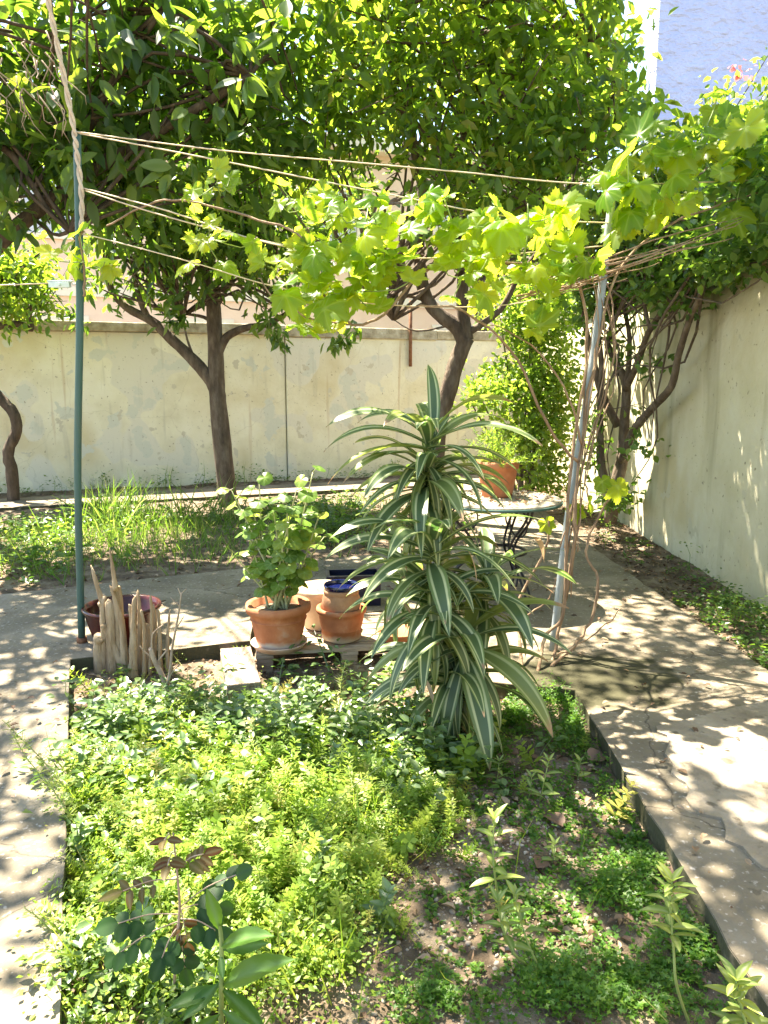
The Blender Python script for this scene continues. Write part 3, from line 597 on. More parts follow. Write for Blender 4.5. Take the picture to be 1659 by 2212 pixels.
for k in range(26):
    p = aty(R.uniform(-20, 130), R.uniform(60, 210), 5.9); pts = [p]
    for j in range(4): p = p + V(R.uniform(-.05, .08), R.uniform(-.04, .04), R.uniform(-.10, -.02)); pts.append(p)
    tb.tube(pts, [.006, .005, .004, .003, .0015], 5)
tb.build('dry_twigs', M['twig'], t4)['kind'] = 'stuff'
# -- bright bush in the far corner, behind the table
bb = thing('bright_bush', V(1.75, 9.2, -.04), 'bright yellow-green small leaved bush in the sunlit far corner', 'bush')
b = MB(); E5 = [pe(1110, 840, 9.2, .55, .6, .45), pe(1150, 950, 9.1, .55, .6, .45), pe(1180, 1040, 9.0, .40, .5, .25), pe(1100, 670, 9.4, .45, .5, .3), pe(1160, 720, 9.4, .5, .6, .45), pe(1200, 850, 9.3, .4, .6, .6), pe(1030, 850, 9.4, .2, .3, .25), pe(1190, 640, 9.3, .5, .6, .4)]
for k in range(9):
    e = R.choice(E5); tgt = V(e[0] + R.uniform(-.2, .2), e[1], e[2]); s0 = V(1.75 + R.uniform(-.12, .12), 9.2 + R.uniform(-.1, .1), -.06)
    pts = curve([s0, s0.lerp(tgt, .4) + rv(.06), tgt], 4); b.tube(pts, [.03 * (1 - .8 * i / 8) for i in range(9)], 6)
b.build('stem', M['bark'], bb)
mm = Mass(); crown(mm, E5, 8500, leaf_t(.62), .075, 7, .12, -.1, .15); tag(mm.build('foliage', M['leaf_bush'], bb), None, None, kind='stuff')
# -- shrub with several stems along the side wall
s0 = V(2.28, 8.0, -.06)
sh = thing('wall_shrub', s0, 'tall many stemmed shrub leaning along the pale side wall', 'shrub')
b = MB(); ends = []; YS = 7.9
limb(b, [(1318, 1125, 8.0), (1328, 1060), (1345, 990)], YS, .07, .06, 10, .07)
ends.append(limb(b, [(1340, 1000, 7.9), (1370, 930, 7.5), (1410, 880, 7.1), (1450, 835, 6.6), (1465, 770, 6.45), (1490, 690, 6.2), (1515, 630, 5.95), (1530, 540, 5.8)], YS, .045, .016))
ends.append(limb(b, [(1342, 1000, 7.9), (1350, 900, 7.8), (1352, 830, 7.75), (1332, 785, 7.8), (1310, 740, 7.8)], YS, .055, .03)); ends.append(limb(b, [(1352, 840, 7.7), (1375, 790, 7.4), (1400, 720, 7.1), (1440, 655, 6.7), (1450, 600, 6.6)], YS, .035, .018))
ends.append(limb(b, [(1335, 920), (1300, 850), (1280, 770), (1262, 690), (1255, 600)], YS, .045, .02)); ends.append(limb(b, [(1325, 1080), (1300, 1010), (1296, 900), (1300, 800), (1290, 700)], 7.8, .05, .022))
ends.append(limb(b, [(1355, 830, 7.7), (1360, 730, 7.6), (1345, 650, 7.6), (1340, 560, 7.6)], YS, .028, .014)); ends.append(limb(b, [(1405, 715, 7.1), (1390, 640, 7.1), (1400, 560, 7.0)], YS, .018, .01))
E6 = [pe(1330, 560, 7.5, .5, .5, .25), pe(1460, 620, 6.4, .4, .4, .16), pe(1400, 510, 7.0, .45, .5, .25), pe(1520, 560, 5.9, .35, .4, .2), pe(1590, 560, 5.4, .3, .4, .16), pe(1390, 960, 7.3, .16, .2, .12), pe(1290, 660, 7.7, .3, .3, .3), pe(1330, 1080, 7.7, .28, .3, .2), pe(1360, 760, 7.5, .22, .2, .1), pe(1405, 790, 7.1, .16, .2, .08), pe(1280, 940, 7.8, .18, .2, .35), pe(1440, 680, 6.7, .12, .2, .08), pe(1380, 870, 7.4, .1, .2, .06)] + [(2.40, y, 2.46 + .05 * math.sin(y * 3), .36, .5, .24) for y in (4.6, 5.3, 6.0, 6.7, 7.4, 8.1)] + [(2.3, 4.9, 2.75, .4, .6, .2), (2.35, 6.2, 2.8, .4, .6, .2)]
E6b = [pe(1480, 350, 7.2, .55, .5, .35), pe(1610, 330, 7.0, .5, .5, .35), pe(1560, 200, 7.2, .18, .2, .16), pe(1655, 130, 7.0, .12, .15, .15), pe(1650, 230, 7.0, .2, .3, .2), pe(1420, 420, 7.4, .5, .5, .3), pe(1650, 340, 6.8, .5, .6, .4), pe(1530, 440, 7.0, .5, .5, .3)]
twigs(b, ends, E6 + E6b, 60, .014); b.build('trunk', M['bark'], sh)
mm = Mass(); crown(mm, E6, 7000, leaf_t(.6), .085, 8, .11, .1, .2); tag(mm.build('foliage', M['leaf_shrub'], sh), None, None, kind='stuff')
mm = Mass(); crown(mm, E6b, 4200, leaf_t(.55), .085, 8, .13, .1, .2); tag(mm.build('sunlit_foliage', M['leaf_bush'], sh), None, None, kind='stuff')  # sunlight put into the colour: brighter leaf material than the lower crown
mm = Mass(); crown(mm, [pe(1612, 155, 7.1, .06, .06, .06), pe(1580, 140, 7.1, .06, .06, .04)], 24, leaf_s(.8), .05, 4, .04); mm.build('blossom', M['petal_pink'], sh)['kind'] = 'stuff'

# ------------------------------------------------------------------ poles, wires and the vine
lp0 = at(177, 1387, 0); lp1 = aty(166, 285, 4.38)
pl = thing('pole', lp0, 'thin dark green metal pole standing on the path at left', 'pole')
MB().tube(curve([lp0, lp0.lerp(lp1, .35) + V(-.015, 0, 0), lp0.lerp(lp1, .7) + V(.008, 0, 0), lp1]), .021, 10).build('shaft', M['green_paint'], pl)
MB().tube([lp0 + V(0, 0, .0), lp0 + V(0, 0, .03)], .03, 10).build('foot_collar', M['rust'], pl)
rp0 = at(1194, 1405, 0); rp1 = aty(1322, 430, 4.5)
pr = thing('pole', rp0, 'leaning grey galvanised pipe wrapped in dry vine stems at right', 'pole')
MB().tube(curve([rp0, rp0.lerp(rp1, .3) + V(-.012, 0, 0), rp0.lerp(rp1, .65) + V(.012, 0, 0), rp1]), .0215, 12).build('shaft', M['zinc'], pr)
MB().lathe([(.023, 0), (.027, .004), (.027, .03), (.021, .04), (.004, .045)], rp1 - V(0, 0, .005), 14).build('cap', M['rust'], pr)
# rope
rp = MB(); rc = curve([aty(88, -70, 4.25), aty(108, 20, 4.3), aty(135, 150, 4.33), aty(158, 270, 4.36), aty(166, 330, 4.36), aty(176, 420, 4.36), aty(176, 500, 4.36)], 14)
for s in (0, math.pi):
    pts = [p + V(.0075 * math.cos(i * .55 + s), .0075 * math.sin(i * .55 + s), 0) for i, p in enumerate(rc)]
    rp.tube(pts, .0085, 7, wob=.08)
tag(rp.build('rope', M['rope']), 'twisted pale rope hanging down to the top of the green pole', 'rope')
def wire(label, pix, r_=.0035, sag=.0, name='wire'):
    pts = curve([aty(*p) for p in pix], 8); o = MB().tube(pts, r_, 6).build(name, M['wire']); return tag(o, label, 'wire')
wire('highest wire from the rope across to the side wall', [(166, 285, 4.36), (480, 325, 4.3), (780, 352, 4.3), (1000, 372, 4.35), (1300, 398, 4.5), (1700, 386, 4.9)])
wire('second wire from the rope down to the top of the leaning pipe', [(166, 287, 4.37), (440, 340, 4.2), (800, 412, 4.2), (1100, 468, 4.3), (1325, 482, 4.48)])
wire('wire tied to the pole at middle height running into the vine', [(178, 406, 4.37), (360, 455, 4.1), (560, 520, 4.0), (760, 552, 4.0), (1000, 556, 4.1), (1318, 530, 4.5)])
wire('wire running just under the middle one into the vine', [(178, 410, 4.38), (340, 462, 4.2), (520, 510, 4.15), (700, 545, 4.1)])
wire('lowest slanting wire crossing before the forked tree', [(176, 505, 4.36), (240, 520, 4.2), (420, 568, 4.1), (590, 618, 4.0), (800, 656, 4.0), (1100, 658, 4.2), (1292, 600, 4.48)], .003)
wire('short wire at the left edge ending in a metal tensioner', [(-60, 618, 4.4), (0, 616, 4.4), (105, 612, 4.4)])
tn = thing('wire_tensioner', aty(130, 614, 4.4), 'small galvanised wire tensioner beside the green pole', 'tensioner')
b = MB(); p = aty(130, 614, 4.4); b.box((p.x - .068, p.y - .012, p.z + .012), (p.x + .068, p.y + .012, p.z + .02)); b.box((p.x - .06, p.y - .014, p.z - .018), (p.x + .055, p.y - .009, p.z + .0115)); b.box((p.x - .06, p.y + .009, p.z - .018), (p.x + .055, p.y + .014, p.z + .0115))
b.build('body', M['galvanised'], tn, .002)
MB().tube([p + V(0, -.03, -.003), p + V(0, .03, -.003)], .009, 10).build('ratchet', M['galvanised'], tn)
MB().tube([p + V(.065, 0, .0), p + V(.10, 0, .005)], .004, 6).build('hook', M['galvanised'], tn)

vr = at(1185, 1490, -.1)
vine = thing('grapevine', vr, 'grapevine trained on wires with translucent bright green leaves', 'vine')
b = MB()
def cane(pix, r0_, r1_, mb=b, mat=None, n=6):
    pts = curve([aty(*p) for p in pix], 5); k = len(pts) - 1
    pts = [q + rv(.004) for q in pts]; mb.tube(pts, [r0_ + (r1_ - r0_) * i / k for i in range(k + 1)], n, wob=.06); return pts
base = [(1185, 1490, 3.95)]
C1 = cane([(1185, 1492, 3.88), (1200, 1400, 4.15), (1235, 1200, 4.2), (1250, 1000, 4.3), (1290, 750, 4.4), (1330, 600, 4.45), (1420, 500, 4.6), (1560, 440, 4.8), (1700, 400, 5.0)], .010, .006)
cane([(1160, 1480, 3.88), (1180, 1370, 4.1), (1215, 1330, 4.15), (1225, 1150, 4.2), (1240, 950, 4.3), (1270, 750, 4.4), (1240, 600, 4.4), (1120, 570, 4.3), (980, 565, 4.1), (900, 600, 4.0), (830, 680, 3.95), (760, 700, 3.95), (700, 640, 3.9), (660, 520, 3.9), (560, 475, 4.0), (430, 440, 4.1), (335, 437, 4.2), (230, 490, 4.3)], .010, .005)
cane([(1130, 1480, 3.9), (1120, 1340, 4.2), (1125, 1290, 4.3), (1180, 1180, 4.3), (1185, 1120, 4.3)], .010, .006); cane([(1190, 1440, 4.0), (1240, 1395, 4.1), (1280, 1330, 4.2), (1290, 1250, 4.25), (1265, 1190, 4.3), (1300, 1100, 4.35), (1330, 1060, 4.4)], .010, .005)
cane([(1195, 1420, 4.05), (1250, 1390, 4.1), (1310, 1350, 4.2), (1340, 1310, 4.2)], .006, .003); cane([(1125, 1340, 4.2), (1180, 1300, 4.2), (1200, 1250, 4.2)], .006, .003)
cane([(1250, 1000, 4.3), (1190, 930, 4.2), (1120, 780, 4.1), (1030, 690, 4.0), (960, 660, 3.95), (880, 665, 3.9)], .009, .004)
cane([(1255, 960, 4.3), (1230, 860, 4.25), (1150, 750, 4.2), (1060, 700, 4.1)], .007, .003); cane([(650, 660, 3.9), (590, 640, 3.9), (560, 600, 3.9)], .005, .003); cane([(760, 700, 3.95), (680, 690, 3.9), (600, 655, 3.9)], .005, .003)
cane([(180, 640, 4.32), (182, 580, 4.32), (172, 520, 4.33), (180, 500, 4.33)], .008, .005)
for k in range(8):                                        # the bundle of dry stems on the pipe
    j = lambda a: R.uniform(-a, a)
    cane([(1240 + j(40), 1180 + j(120), 4.25 + j(.06)), (1262 + j(16), 1000, 4.33 + j(.05)), (1295 + j(34), 800 + j(40), 4.38 + j(.05)), (1300 + j(40), 620 + j(40), 4.45 + j(.05)), (1300 + j(80) - 60 * (k % 2), 560 + j(40), 4.45 + j(.05))], R.uniform(.003, .0055), R.uniform(.002, .003), n=5)
for k in range(20):                                       # dry tangle along the wire
    x0 = R.uniform(1080, 1330); y0 = 640 - (x0 - 1080) * .28 + R.uniform(-25, 25); x1 = x0 + R.uniform(100, 330); y1 = y0 - (x1 - x0) * .30 + R.uniform(-30, 25)
    cane([(x0, y0, 4.3), ((x0 + x1) / 2, (y0 + y1) / 2 + R.uniform(-15, 12), 4.4), (x1, y1, 4.55)], R.uniform(.003, .006), .002, n=5)
b.build('cane', M['cane'], vine)
CL = [(185, 555, 50, 32, 8, 4.25, .085), (440, 500, 55, 55, 13, 4.05, .085), (465, 390, 70, 25, 9, 4.1, .075), (575, 562, 30, 20, 5, 4.0, .10), (690, 450, 60, 40, 14, 4.0, .085), (790, 470, 80, 45, 18, 3.95, .10), (720, 540, 70, 40, 15, 3.95, .105), (830, 560, 60, 40, 16, 3.9, .11),
      (640, 630, 40, 30, 10, 3.9, .105), (760, 620, 70, 40, 16, 3.95, .115), (930, 430, 45, 45, 10, 4.0, .10), (960, 500, 50, 30, 8, 3.95, .105), (1000, 590, 70, 40, 12, 4.05, .12), (1090, 490, 45, 45, 12, 4.05, .12), (1190, 460, 55, 30, 10, 4.1, .12), (1240, 540, 50, 30, 10, 4.2, .12),
      (1340, 370, 40, 35, 6, 4.3, .14), (1360, 460, 50, 40, 8, 4.35, .14), (1430, 400, 60, 60, 12, 4.5, .12), (1500, 320, 90, 45, 22, 4.6, .13), (1610, 340, 50, 60, 14, 4.7, .13), (1580, 270, 60, 25, 9, 4.7, .12), (1420, 300, 40, 30, 7, 4.5, .12), (1170, 680, 28, 40, 7, 4.2, .11), (1150, 600, 40, 25, 6, 4.2, .10), (700, 700, 50, 18, 7, 3.95, .11)]
pt = MB(); nl = 0
for px, py, sx, sy, n, Y, s in CL:
    hub = aty(px, py + 15, Y)
    for k in range(n):
        c = aty(px + R.gauss(0, sx * .75), py + R.gauss(0, sy * .75), Y + R.gauss(0, .13)); nrm_ = (V(-.25, -.55, .75) + rv(.42)).normalized(); d = (V(0, -.1, -.55) + rv(.5)); d = (d - nrm_ * d.dot(nrm_)).normalized()
        inst('leaf', R.choice(vine_leaves), frame(c, d, nrm_, s * R.uniform(.62, 1.22)), vine); nl += 1
        pt.tube(curve([c, c.lerp(hub, .25) + V(0, .01, -.03), c.lerp(hub, .55 + .3 * (k % 2))], 2), [.0022, .0026, .003, .003, .003], 5)
for px, py, s in ((1272, 1085, .085), (1335, 1050, .10), (1243, 1103, .085), (1180, 1130, .07), (1300, 1040, .07)):
    c = aty(px, py, 4.3); inst('leaf', R.choice(vine_leaves), frame(c, V(R.uniform(-.3, .3), -.2, -.8), V(-.1, -.75, .6) + rv(.2), s), vine)
for px, py, q, py2, Y in ((960, 430, 985, 545, 4.0), (1352, 300, 1350, 470, 4.35), (800, 450, 830, 560, 3.95), (700, 420, 720, 540, 3.95), (1140, 440, 1130, 560, 4.1)):
    pt.tube(curve([aty(q, py2, Y), aty((px + q) / 2 + 6, (py + py2) / 2, Y), aty(px, py, Y)], 4), [.006 - .0004 * i for i in range(9)], 6)
pt.build('leaf_stalk', M['green_stem'], vine)['kind'] = 'stuff'

# ------------------------------------------------------------------ pallet and pots
PZ = hs(-.3, 4.3) ; PA = rad(8); PM = Matrix.Translation((-.72, 4.14, -.115)) @ Matrix.Rotation(PA, 4, 'Z')
pal = thing('pallet', (-.72, 4.14, -.115), 'weathered wooden pallet carrying the terracotta pots', 'pallet')
for k in range(6):
    b = MB(); b.box((0 + R.uniform(-.006, .006), .01 + k * .112, .118), (1.06 + R.uniform(-.006, .006), .105 + k * .112, .14), PM, .002); b.build('slat', M['old_wood'], pal, .002)
for x in (0.0, .48, .96):
    b = MB(); b.box((x, .012, .096), (x + .10, .66, .1175), PM); b.build('bearer', M['old_wood'], pal, .002)
    for y in (.015, .29, .56):
        b = MB(); b.box((x + .004, y, .0205), (x + .096, y + .095, .0955), PM); b.build('block', M['old_wood'], pal, .003)
for y in (.012, .288, .562):
    b = MB(); b.box((0, y, -.01), (1.06, y + .1, .02), PM); b.build('base_board', M['old_wood'], pal, .002)
pbz = .0255                                               # top of the slats
bt = thing('board', (-.82, 4.05, -.12), 'pale weathered plank box lying at the left end of the pallet', 'board')
BM_ = Matrix.Translation((-.80, 3.72, -.13)) @ Matrix.Rotation(rad(15), 4, 'Z')
b = MB(); b.box((0, 0, .118), (.175, .56, .14), BM_, .003); b.build('top_board', M['pale_wood'], bt, .003)
b = MB(); b.box((0, 0, 0), (.022, .56, .1175), BM_); b.build('side_board', M['pale_wood'], bt, .002)
b = MB(); b.box((.153, 0, 0), (.175, .56, .1175), BM_); b.build('side_board', M['pale_wood'], bt, .002)
b = MB(); b.box((.0225, .002, 0), (.1525, .022, .1175), BM_); b.build('end_board', M['pale_wood'], bt, .002)
def potprof(rb, rt, h, rim, th=.012, lip=.012, soil=.78, belly=0.0):
    p = [(rb * .96, 0), (rb, .006)]
    for i in range(1, 6): t = i / 6; p.append((rb + (rt - rb) * t + belly * math.sin(math.pi * t), t * (h - rim)))
    p += [(rt, h - rim - .003), (rt + lip, h - rim), (rt + lip + .003, h - rim * .5), (rt + lip, h - .003), (rt + lip * .3, h), (rt - th, h - .005), (rt - th * 1.4, h * soil)]
    return p
# terracotta pot with the round-leaved plant
pc = at(603, 1392, pbz + .02); pc.z = pbz + .002
sa = thing('saucer', pc, 'pale terracotta saucer under the round leaved plant pot', 'saucer')
MB().lathe([(.105, 0), (.135, .006), (.158, .035), (.162, .04), (.156, .042), (.13, .012), (.0, .012)], pc, 40).build('dish', M['saucer'], sa)
pc2 = pc + V(0, 0, .0135)
pot = thing('plant_pot', pc2, 'orange terracotta pot standing on a saucer on the pallet', 'plant pot')
MB().lathe(potprof(.118, .160, .255, .045, .012, .022, .8, .006), pc2, 48).build('pot_body', M['terracotta_bloom'], pot)
MB().lathe([(.1565, .160), (.1595, .164), (.1595, .168), (.156, .172)], pc2, 48, cap=False).build('moulding', M['terracotta'], pot)
MB().lathe([(.142, .19), (.142, .213), (.07, .222), (.0, .218)], pc2, 30, .01).build('potting_soil', M['soil'], pot)
pp = thing('round_leaved_plant', pc2 + V(0, 0, .21), 'leafy potted plant with round scalloped bright green leaves', 'potted plant')
b = MB(); lst = 0
STEMS = [(500, 1060), (530, 1130), (560, 1040), (590, 1100), (620, 1090), (640, 1060), (676, 1020), (690, 1110), (515, 1210), (560, 1190), (610, 1180), (650, 1200), (700, 1160), (580, 1260), (640, 1150), (545, 1100), (660, 1090)]
for k, (px, py) in enumerate(STEMS):
    p0 = pc2 + V(R.uniform(-.06, .06), R.uniform(-.05, .05), .205); tip = aty(px, py, pc.y + R.uniform(-.10, .10))
    mid = p0.lerp(tip, .5) + V(0, 0, -.02) + rv(.02); pts = curve([p0, mid, tip], 5); b.tube(pts, [.009 - .0006 * i for i in range(11)], 6)
    L_ = (tip - p0).length; nn = max(3, int(L_ / .055))
    for j in range(nn):
        t = .28 + .72 * (j + 1) / nn; q = pts[min(10, int(t * 10))]; az = j * 2.4 + k; rr_ = R.uniform(.035, .075) * (1.15 - .3 * t)
        lp_ = q + V(math.cos(az) * rr_, math.sin(az) * rr_, R.uniform(-.005, .03)); d = (lp_ - q).normalized()
        b.tube([q, q.lerp(lp_, .6) + V(0, 0, .008), lp_], [.0028, .0024, .002], 5)
        inst('leaf', R.choice(round_leaves), frame(lp_, V(d.x, d.y, -.35 + R.uniform(-.45, .25)), V(0, -.25, 1) + rv(.25), R.uniform(.034, .056)), pp); lst += 1
b.build('stem', M['pale_stem'], pp)
# two nested pots and the jar
qc = at(738, 1382, pbz); qc.z = pbz + .002
p2 = thing('plant_pot', qc, 'smaller terracotta pot with a whitened foot holding a jar', 'plant pot')
MB().lathe(potprof(.085, .133, .205, .03, .012, .012, .1, .012), qc, 44).build('pot_body', M['terracotta_bloom'], p2)
jz = qc + V(0, 0, .10)
jr = thing('jar', jz, 'brown earthenware jar with a blue glazed neck set inside a pot', 'jar')
MB().lathe([(.075, 0), (.085, .01), (.104, .07), (.114, .12), (.112, .15), (.102, .178), (.098, .184), (.104, .190), (.104, .206), (.098, .212)], jz, 44).build('jar_body', M['terracotta_brown'], jr)
MB().lathe([(.097, .2125), (.101, .216), (.103, .232), (.100, .240), (.096, .236), (.093, .215), (.09, .15)], jz, 44).build('neck', M['blue_glaze'], jr)
cc = at(697, 1352, pbz); cc.z = pbz + .002
p3 = thing('plant_pot', cc, 'tall cream clay pot with a yellow disc on top behind the jar', 'plant pot')
MB().lathe([(.108, 0), (.114, .008), (.145, .15), (.152, .21), (.156, .215), (.162, .222), (.164, .245), (.158, .252), (.135, .255), (.134, .24)], cc, 44).build('pot_body', M['clay_pale'], p3)
MB().lathe([(.1325, .2405), (.1325, .2505), (.12, .256), (.0, .256)], cc, 40).build('lid', M['clay_yellow'], p3)
cr = at(765, 1318, 0); 
k3 = thing('crate', V(-.22, 5.02, 0.0), 'dark navy plastic trough half hidden behind the jar', 'crate')
KM = Matrix.Translation((-.38, 5.10, .002)) @ Matrix.Rotation(rad(6), 4, 'Z')
b = MB(); b.box((0, 0, 0), (.36, .012, .20), KM); b.box((0, .18, 0), (.36, .192, .20), KM); b.box((0, .0122, 0), (.012, .1798, .20), KM); b.box((.348, .0122, 0), (.36, .1798, .20), KM); b.box((.0122, .0122, 0), (.3478, .1798, .012), KM); b.build('shell', M['navy_plastic'], k3)
b = MB(); b.box((-.012, -.012, .2002), (.372, .014, .216), KM); b.box((-.012, .178, .2002), (.372, .204, .216), KM); b.box((-.012, .0142, .2002), (.014, .1778, .216), KM); b.box((.346, .0142, .2002), (.372, .1778, .216), KM); b.build('rim', M['navy_plastic'], k3, .003)
bc = at(862, 1385, pbz); bc.z = pbz + .002
bw = thing('bowl', bc, 'shallow terracotta bowl on the pallet behind the dracaena leaves', 'bowl')
MB().lathe([(.08, 0), (.09, .006), (.125, .06), (.13, .066), (.122, .07), (.085, .014), (0, .014)], bc, 36).build('dish', M['terracotta'], bw)
# red glazed pot
gc = at(268, 1382, 0); gc.z = .004
rg = thing('plant_pot', gc, 'wide dark red glazed pot standing on the path behind the dry stalks', 'plant pot')
MB().lathe([(.15, 0), (.165, .008), (.195, .10), (.213, .185), (.222, .192), (.228, .205), (.222, .216), (.208, .214), (.196, .19), (.185, .11)], gc, 52).build('pot_body', M['red_glaze'], rg)
MB().lathe([(.186, .10), (.1865, .112), (.09, .125), (.0, .12)], gc, 30, .01).build('potting_soil', M['soil'], rg)
# cut dry stalks in the bed
sg = at(262, 1452, -.12); sg.z = hs(sg.x, sg.y) - .02
dk = thing('dry_stalk_stump', sg, 'clump of thick pale cut dry stalks in the bed before the red pot', 'stump')
ST = [((250, 1440), (225, 1320), (200, 1232), .020, .006), ((262, 1440), (255, 1300), (248, 1270), .022, .020), ((250, 1275), (244, 1230), (238, 1190), .012, .003), ((270, 1440), (262, 1340), (240, 1270), .018, .006), ((275, 1450), (235, 1370), (222, 1350), .021, .012), ((222, 1350), (220, 1310), (215, 1305), .011, .010), ((215, 1430), (214, 1400), (214, 1375), .024, .022), ((240, 1440), (240, 1360), (236, 1300), .024, .016), ((285, 1430), (288, 1380), (290, 1295), .021, .008),
      ((300, 1440), (302, 1340), (298, 1280), .014, .006), ((310, 1440), (312, 1360), (305, 1320), .010, .005), ((322, 1430), (328, 1340), (325, 1290), .009, .005), ((330, 1430), (336, 1350), (332, 1310), .009, .004), ((345, 1430), (345, 1370), (342, 1320), .010, .005), ((360, 1430), (362, 1380), (366, 1325), .010, .004), ((228, 1445), (222, 1330), (226, 1290), .014, .010), ((292, 1440), (285, 1350), (282, 1310), .012, .008), ((318, 1440), (320, 1390), (318, 1350), .012, .009)]
for k, (a, c, e, r0_, r1_) in enumerate(ST):
    Y = sg.y - .10 + R.uniform(-.05, .04); p = [aty(*a, Y), aty(*c, Y), aty(*e, Y + R.uniform(-.03, .03))]
    if a[1] > 1400: p[0].z = min(p[0].z, sg.z - .01)
    pts = curve(p, 4); kk = len(pts) - 1
    pts = pts + [pts[-1] + (pts[-1] - pts[-2]) * .7 + rv(.004)]; MB().tube(pts, [(r0_ + (r1_ - r0_) * i / kk) * 1.3 * (1 + .14 * (i % 3 == 1)) for i in range(kk + 1)] + [.0015], 9, wob=.10).build('stalk', M['dead_stalk'], dk)
tw = thing('dead_twig', at(372, 1530, -.12), 'bare grey-brown branching dead twig standing among the weeds', 'twig')
b = MB(); limb(b, [(372, 1540), (355, 1470), (335, 1430), (325, 1400)], 3.72, .014, .011, 7, .1); limb(b, [(362, 1480), (368, 1445), (372, 1400), (385, 1330), (392, 1280)], 3.72, .010, .004, 6); limb(b, [(335, 1425), (315, 1410), (302, 1395)], 3.72, .005, .003, 5); limb(b, [(340, 1430), (360, 1405)], 3.72, .005, .004, 5); limb(b, [(328, 1405), (330, 1370), (352, 1350)], 3.72, .005, .003, 5); limb(b, [(380, 1360), (398, 1330)], 3.72, .004, .002, 5); limb(b, [(388, 1310), (368, 1290)], 3.72, .004, .002, 5); limb(b, [(392, 1282), (402, 1272)], 3.72, .003, .002, 5); limb(b, [(391, 1285), (384, 1270)], 3.72, .003, .002, 5); limb(b, [(365, 1460), (388, 1435)], 3.72, .004, .003, 5)
b.build('branch', M['twig'], tw)
# ------------------------------------------------------------------ garden table with a pot
tc_ = V(.80, 5.35, 0); tb_ = thing('garden_table', tc_, 'round garden table with dark scrolled iron legs behind the dracaena', 'table')
MB().lathe([(.41, .690), (.43, .693), (.435, .705), (.43, .718), (.0, .72)], tc_, 48).build('tabletop', M['stone_top'], tb_)
MB().lathe([(.432, .686), (.442, .688), (.444, .703), (.437, .704), (.437, .688)], tc_, 48, cap=False).build('edge_band', M['green_paint'], tb_)
def ring(c, ax, r_, th, n=20):
    m2 = MB(); u = ax.orthogonal().normalized(); v_ = ax.cross(u); pts = [c + u * (r_ * math.cos(a)) + v_ * (r_ * math.sin(a)) for a in [2 * math.pi * i / n for i in range(n + 1)]]
    m2.tube(pts, th, 6); return m2
for k in range(3):
    a = rad(-62 + k * 120); d = V(math.cos(a), math.sin(a), 0); sd = V(-d.y, d.x, 0)
    for s in (-.018, .018):
        pts = curve([tc_ + d * .36 + sd * s + V(0, 0, .687), tc_ + d * .33 + sd * s + V(0, 0, .60), tc_ + d * .20 + sd * s + V(0, 0, .45), tc_ + d * .17 + sd * s + V(0, 0, .34), tc_ + d * .29 + sd * s + V(0, 0, .20), tc_ + d * .36 + sd * s + V(0, 0, .08), tc_ + d * .33 + sd * s + V(0, 0, .0)], 5)
        MB().tube(pts, .009, 7).build('leg', M['iron'], tb_)
    ring(tc_ + d * .235 + V(0, 0, .575), sd, .095, .006).build('scroll', M['iron'], tb_)
MB().lathe([(.20, .33), (.212, .333), (.212, .347), (.20, .35), (.19, .34), (.20, .33)], tc_, 36, cap=False).build('brace_ring', M['iron'], tb_)
tpz = .722; tc2 = V(.80, 5.42, tpz)
tp_ = thing('plant_pot', tc2, 'terracotta pot of feathery green fern standing on the garden table', 'plant pot')
MB().lathe(potprof(.105, .140, .25, .05, .012, .008, .85), tc2, 40).build('pot_body', M['terracotta'], tp_)
MB().lathe([(.12, .20), (.122, .222), (.0, .23)], tc2, 24).build('potting_soil', M['soil'], tp_)
fn = thing('fern', tc2 + V(0, 0, .22), 'feathery asparagus fern spilling from the pot on the garden table', 'potted plant')
mm = Mass(); b = MB()
for k in range(46):
    a = R.uniform(0, 2 * math.pi); ln = R.uniform(.18, .42); el = R.uniform(.25, 1.35); p0 = tc2 + V(R.uniform(-.05, .05), R.uniform(-.05, .05), .22)
    hd = V(math.cos(a) * math.cos(el), math.sin(a) * math.cos(el), math.sin(el)); pts = [p0 + hd * (ln * t) - V(0, 0, .22 * ln * t * t) for t in (0, .25, .5, .75, 1)]
    b.tube(pts, [.003, .0025, .002, .0015, .001], 5); n = 46; t = NR.uniform(.2, 1, n); P = np.array([p0 + hd * (ln * q) - V(0, 0, .22 * ln * q * q) for q in t])
    mm.add(BLADE, P, NR.normal(size=(n, 3)) + np.array(hd) * .6, NR.normal(size=(n, 3)), NR.uniform(.02, .05, n), W=np.full(n, .12))
b.build('stem', M['green_stem'], fn); tag(mm.build('frond', M['leaf_bush'], fn), None, None, kind='stuff')
mm = Mass(); n = 170; a = NR.uniform(0, 6.28, n); q = .40 * np.sqrt(NR.uniform(.05, 1, n)); mm.add(leaf_t(.5, .3, .2), np.stack([tc_.x + q * np.cos(a), tc_.y + q * np.sin(a), np.full(n, .730) + NR.uniform(0, .012, n)], 1), NR.normal(size=(n, 3)) * [1, 1, .1], NR.normal(size=(n, 3)) * .3 + [0, 0, 1], NR.uniform(.02, .05, n))
tag(mm.build('fallen_leaves', M['leaf_litter']), 'dry brown leaf litter scattered on the garden table', 'leaf litter', kind='stuff')

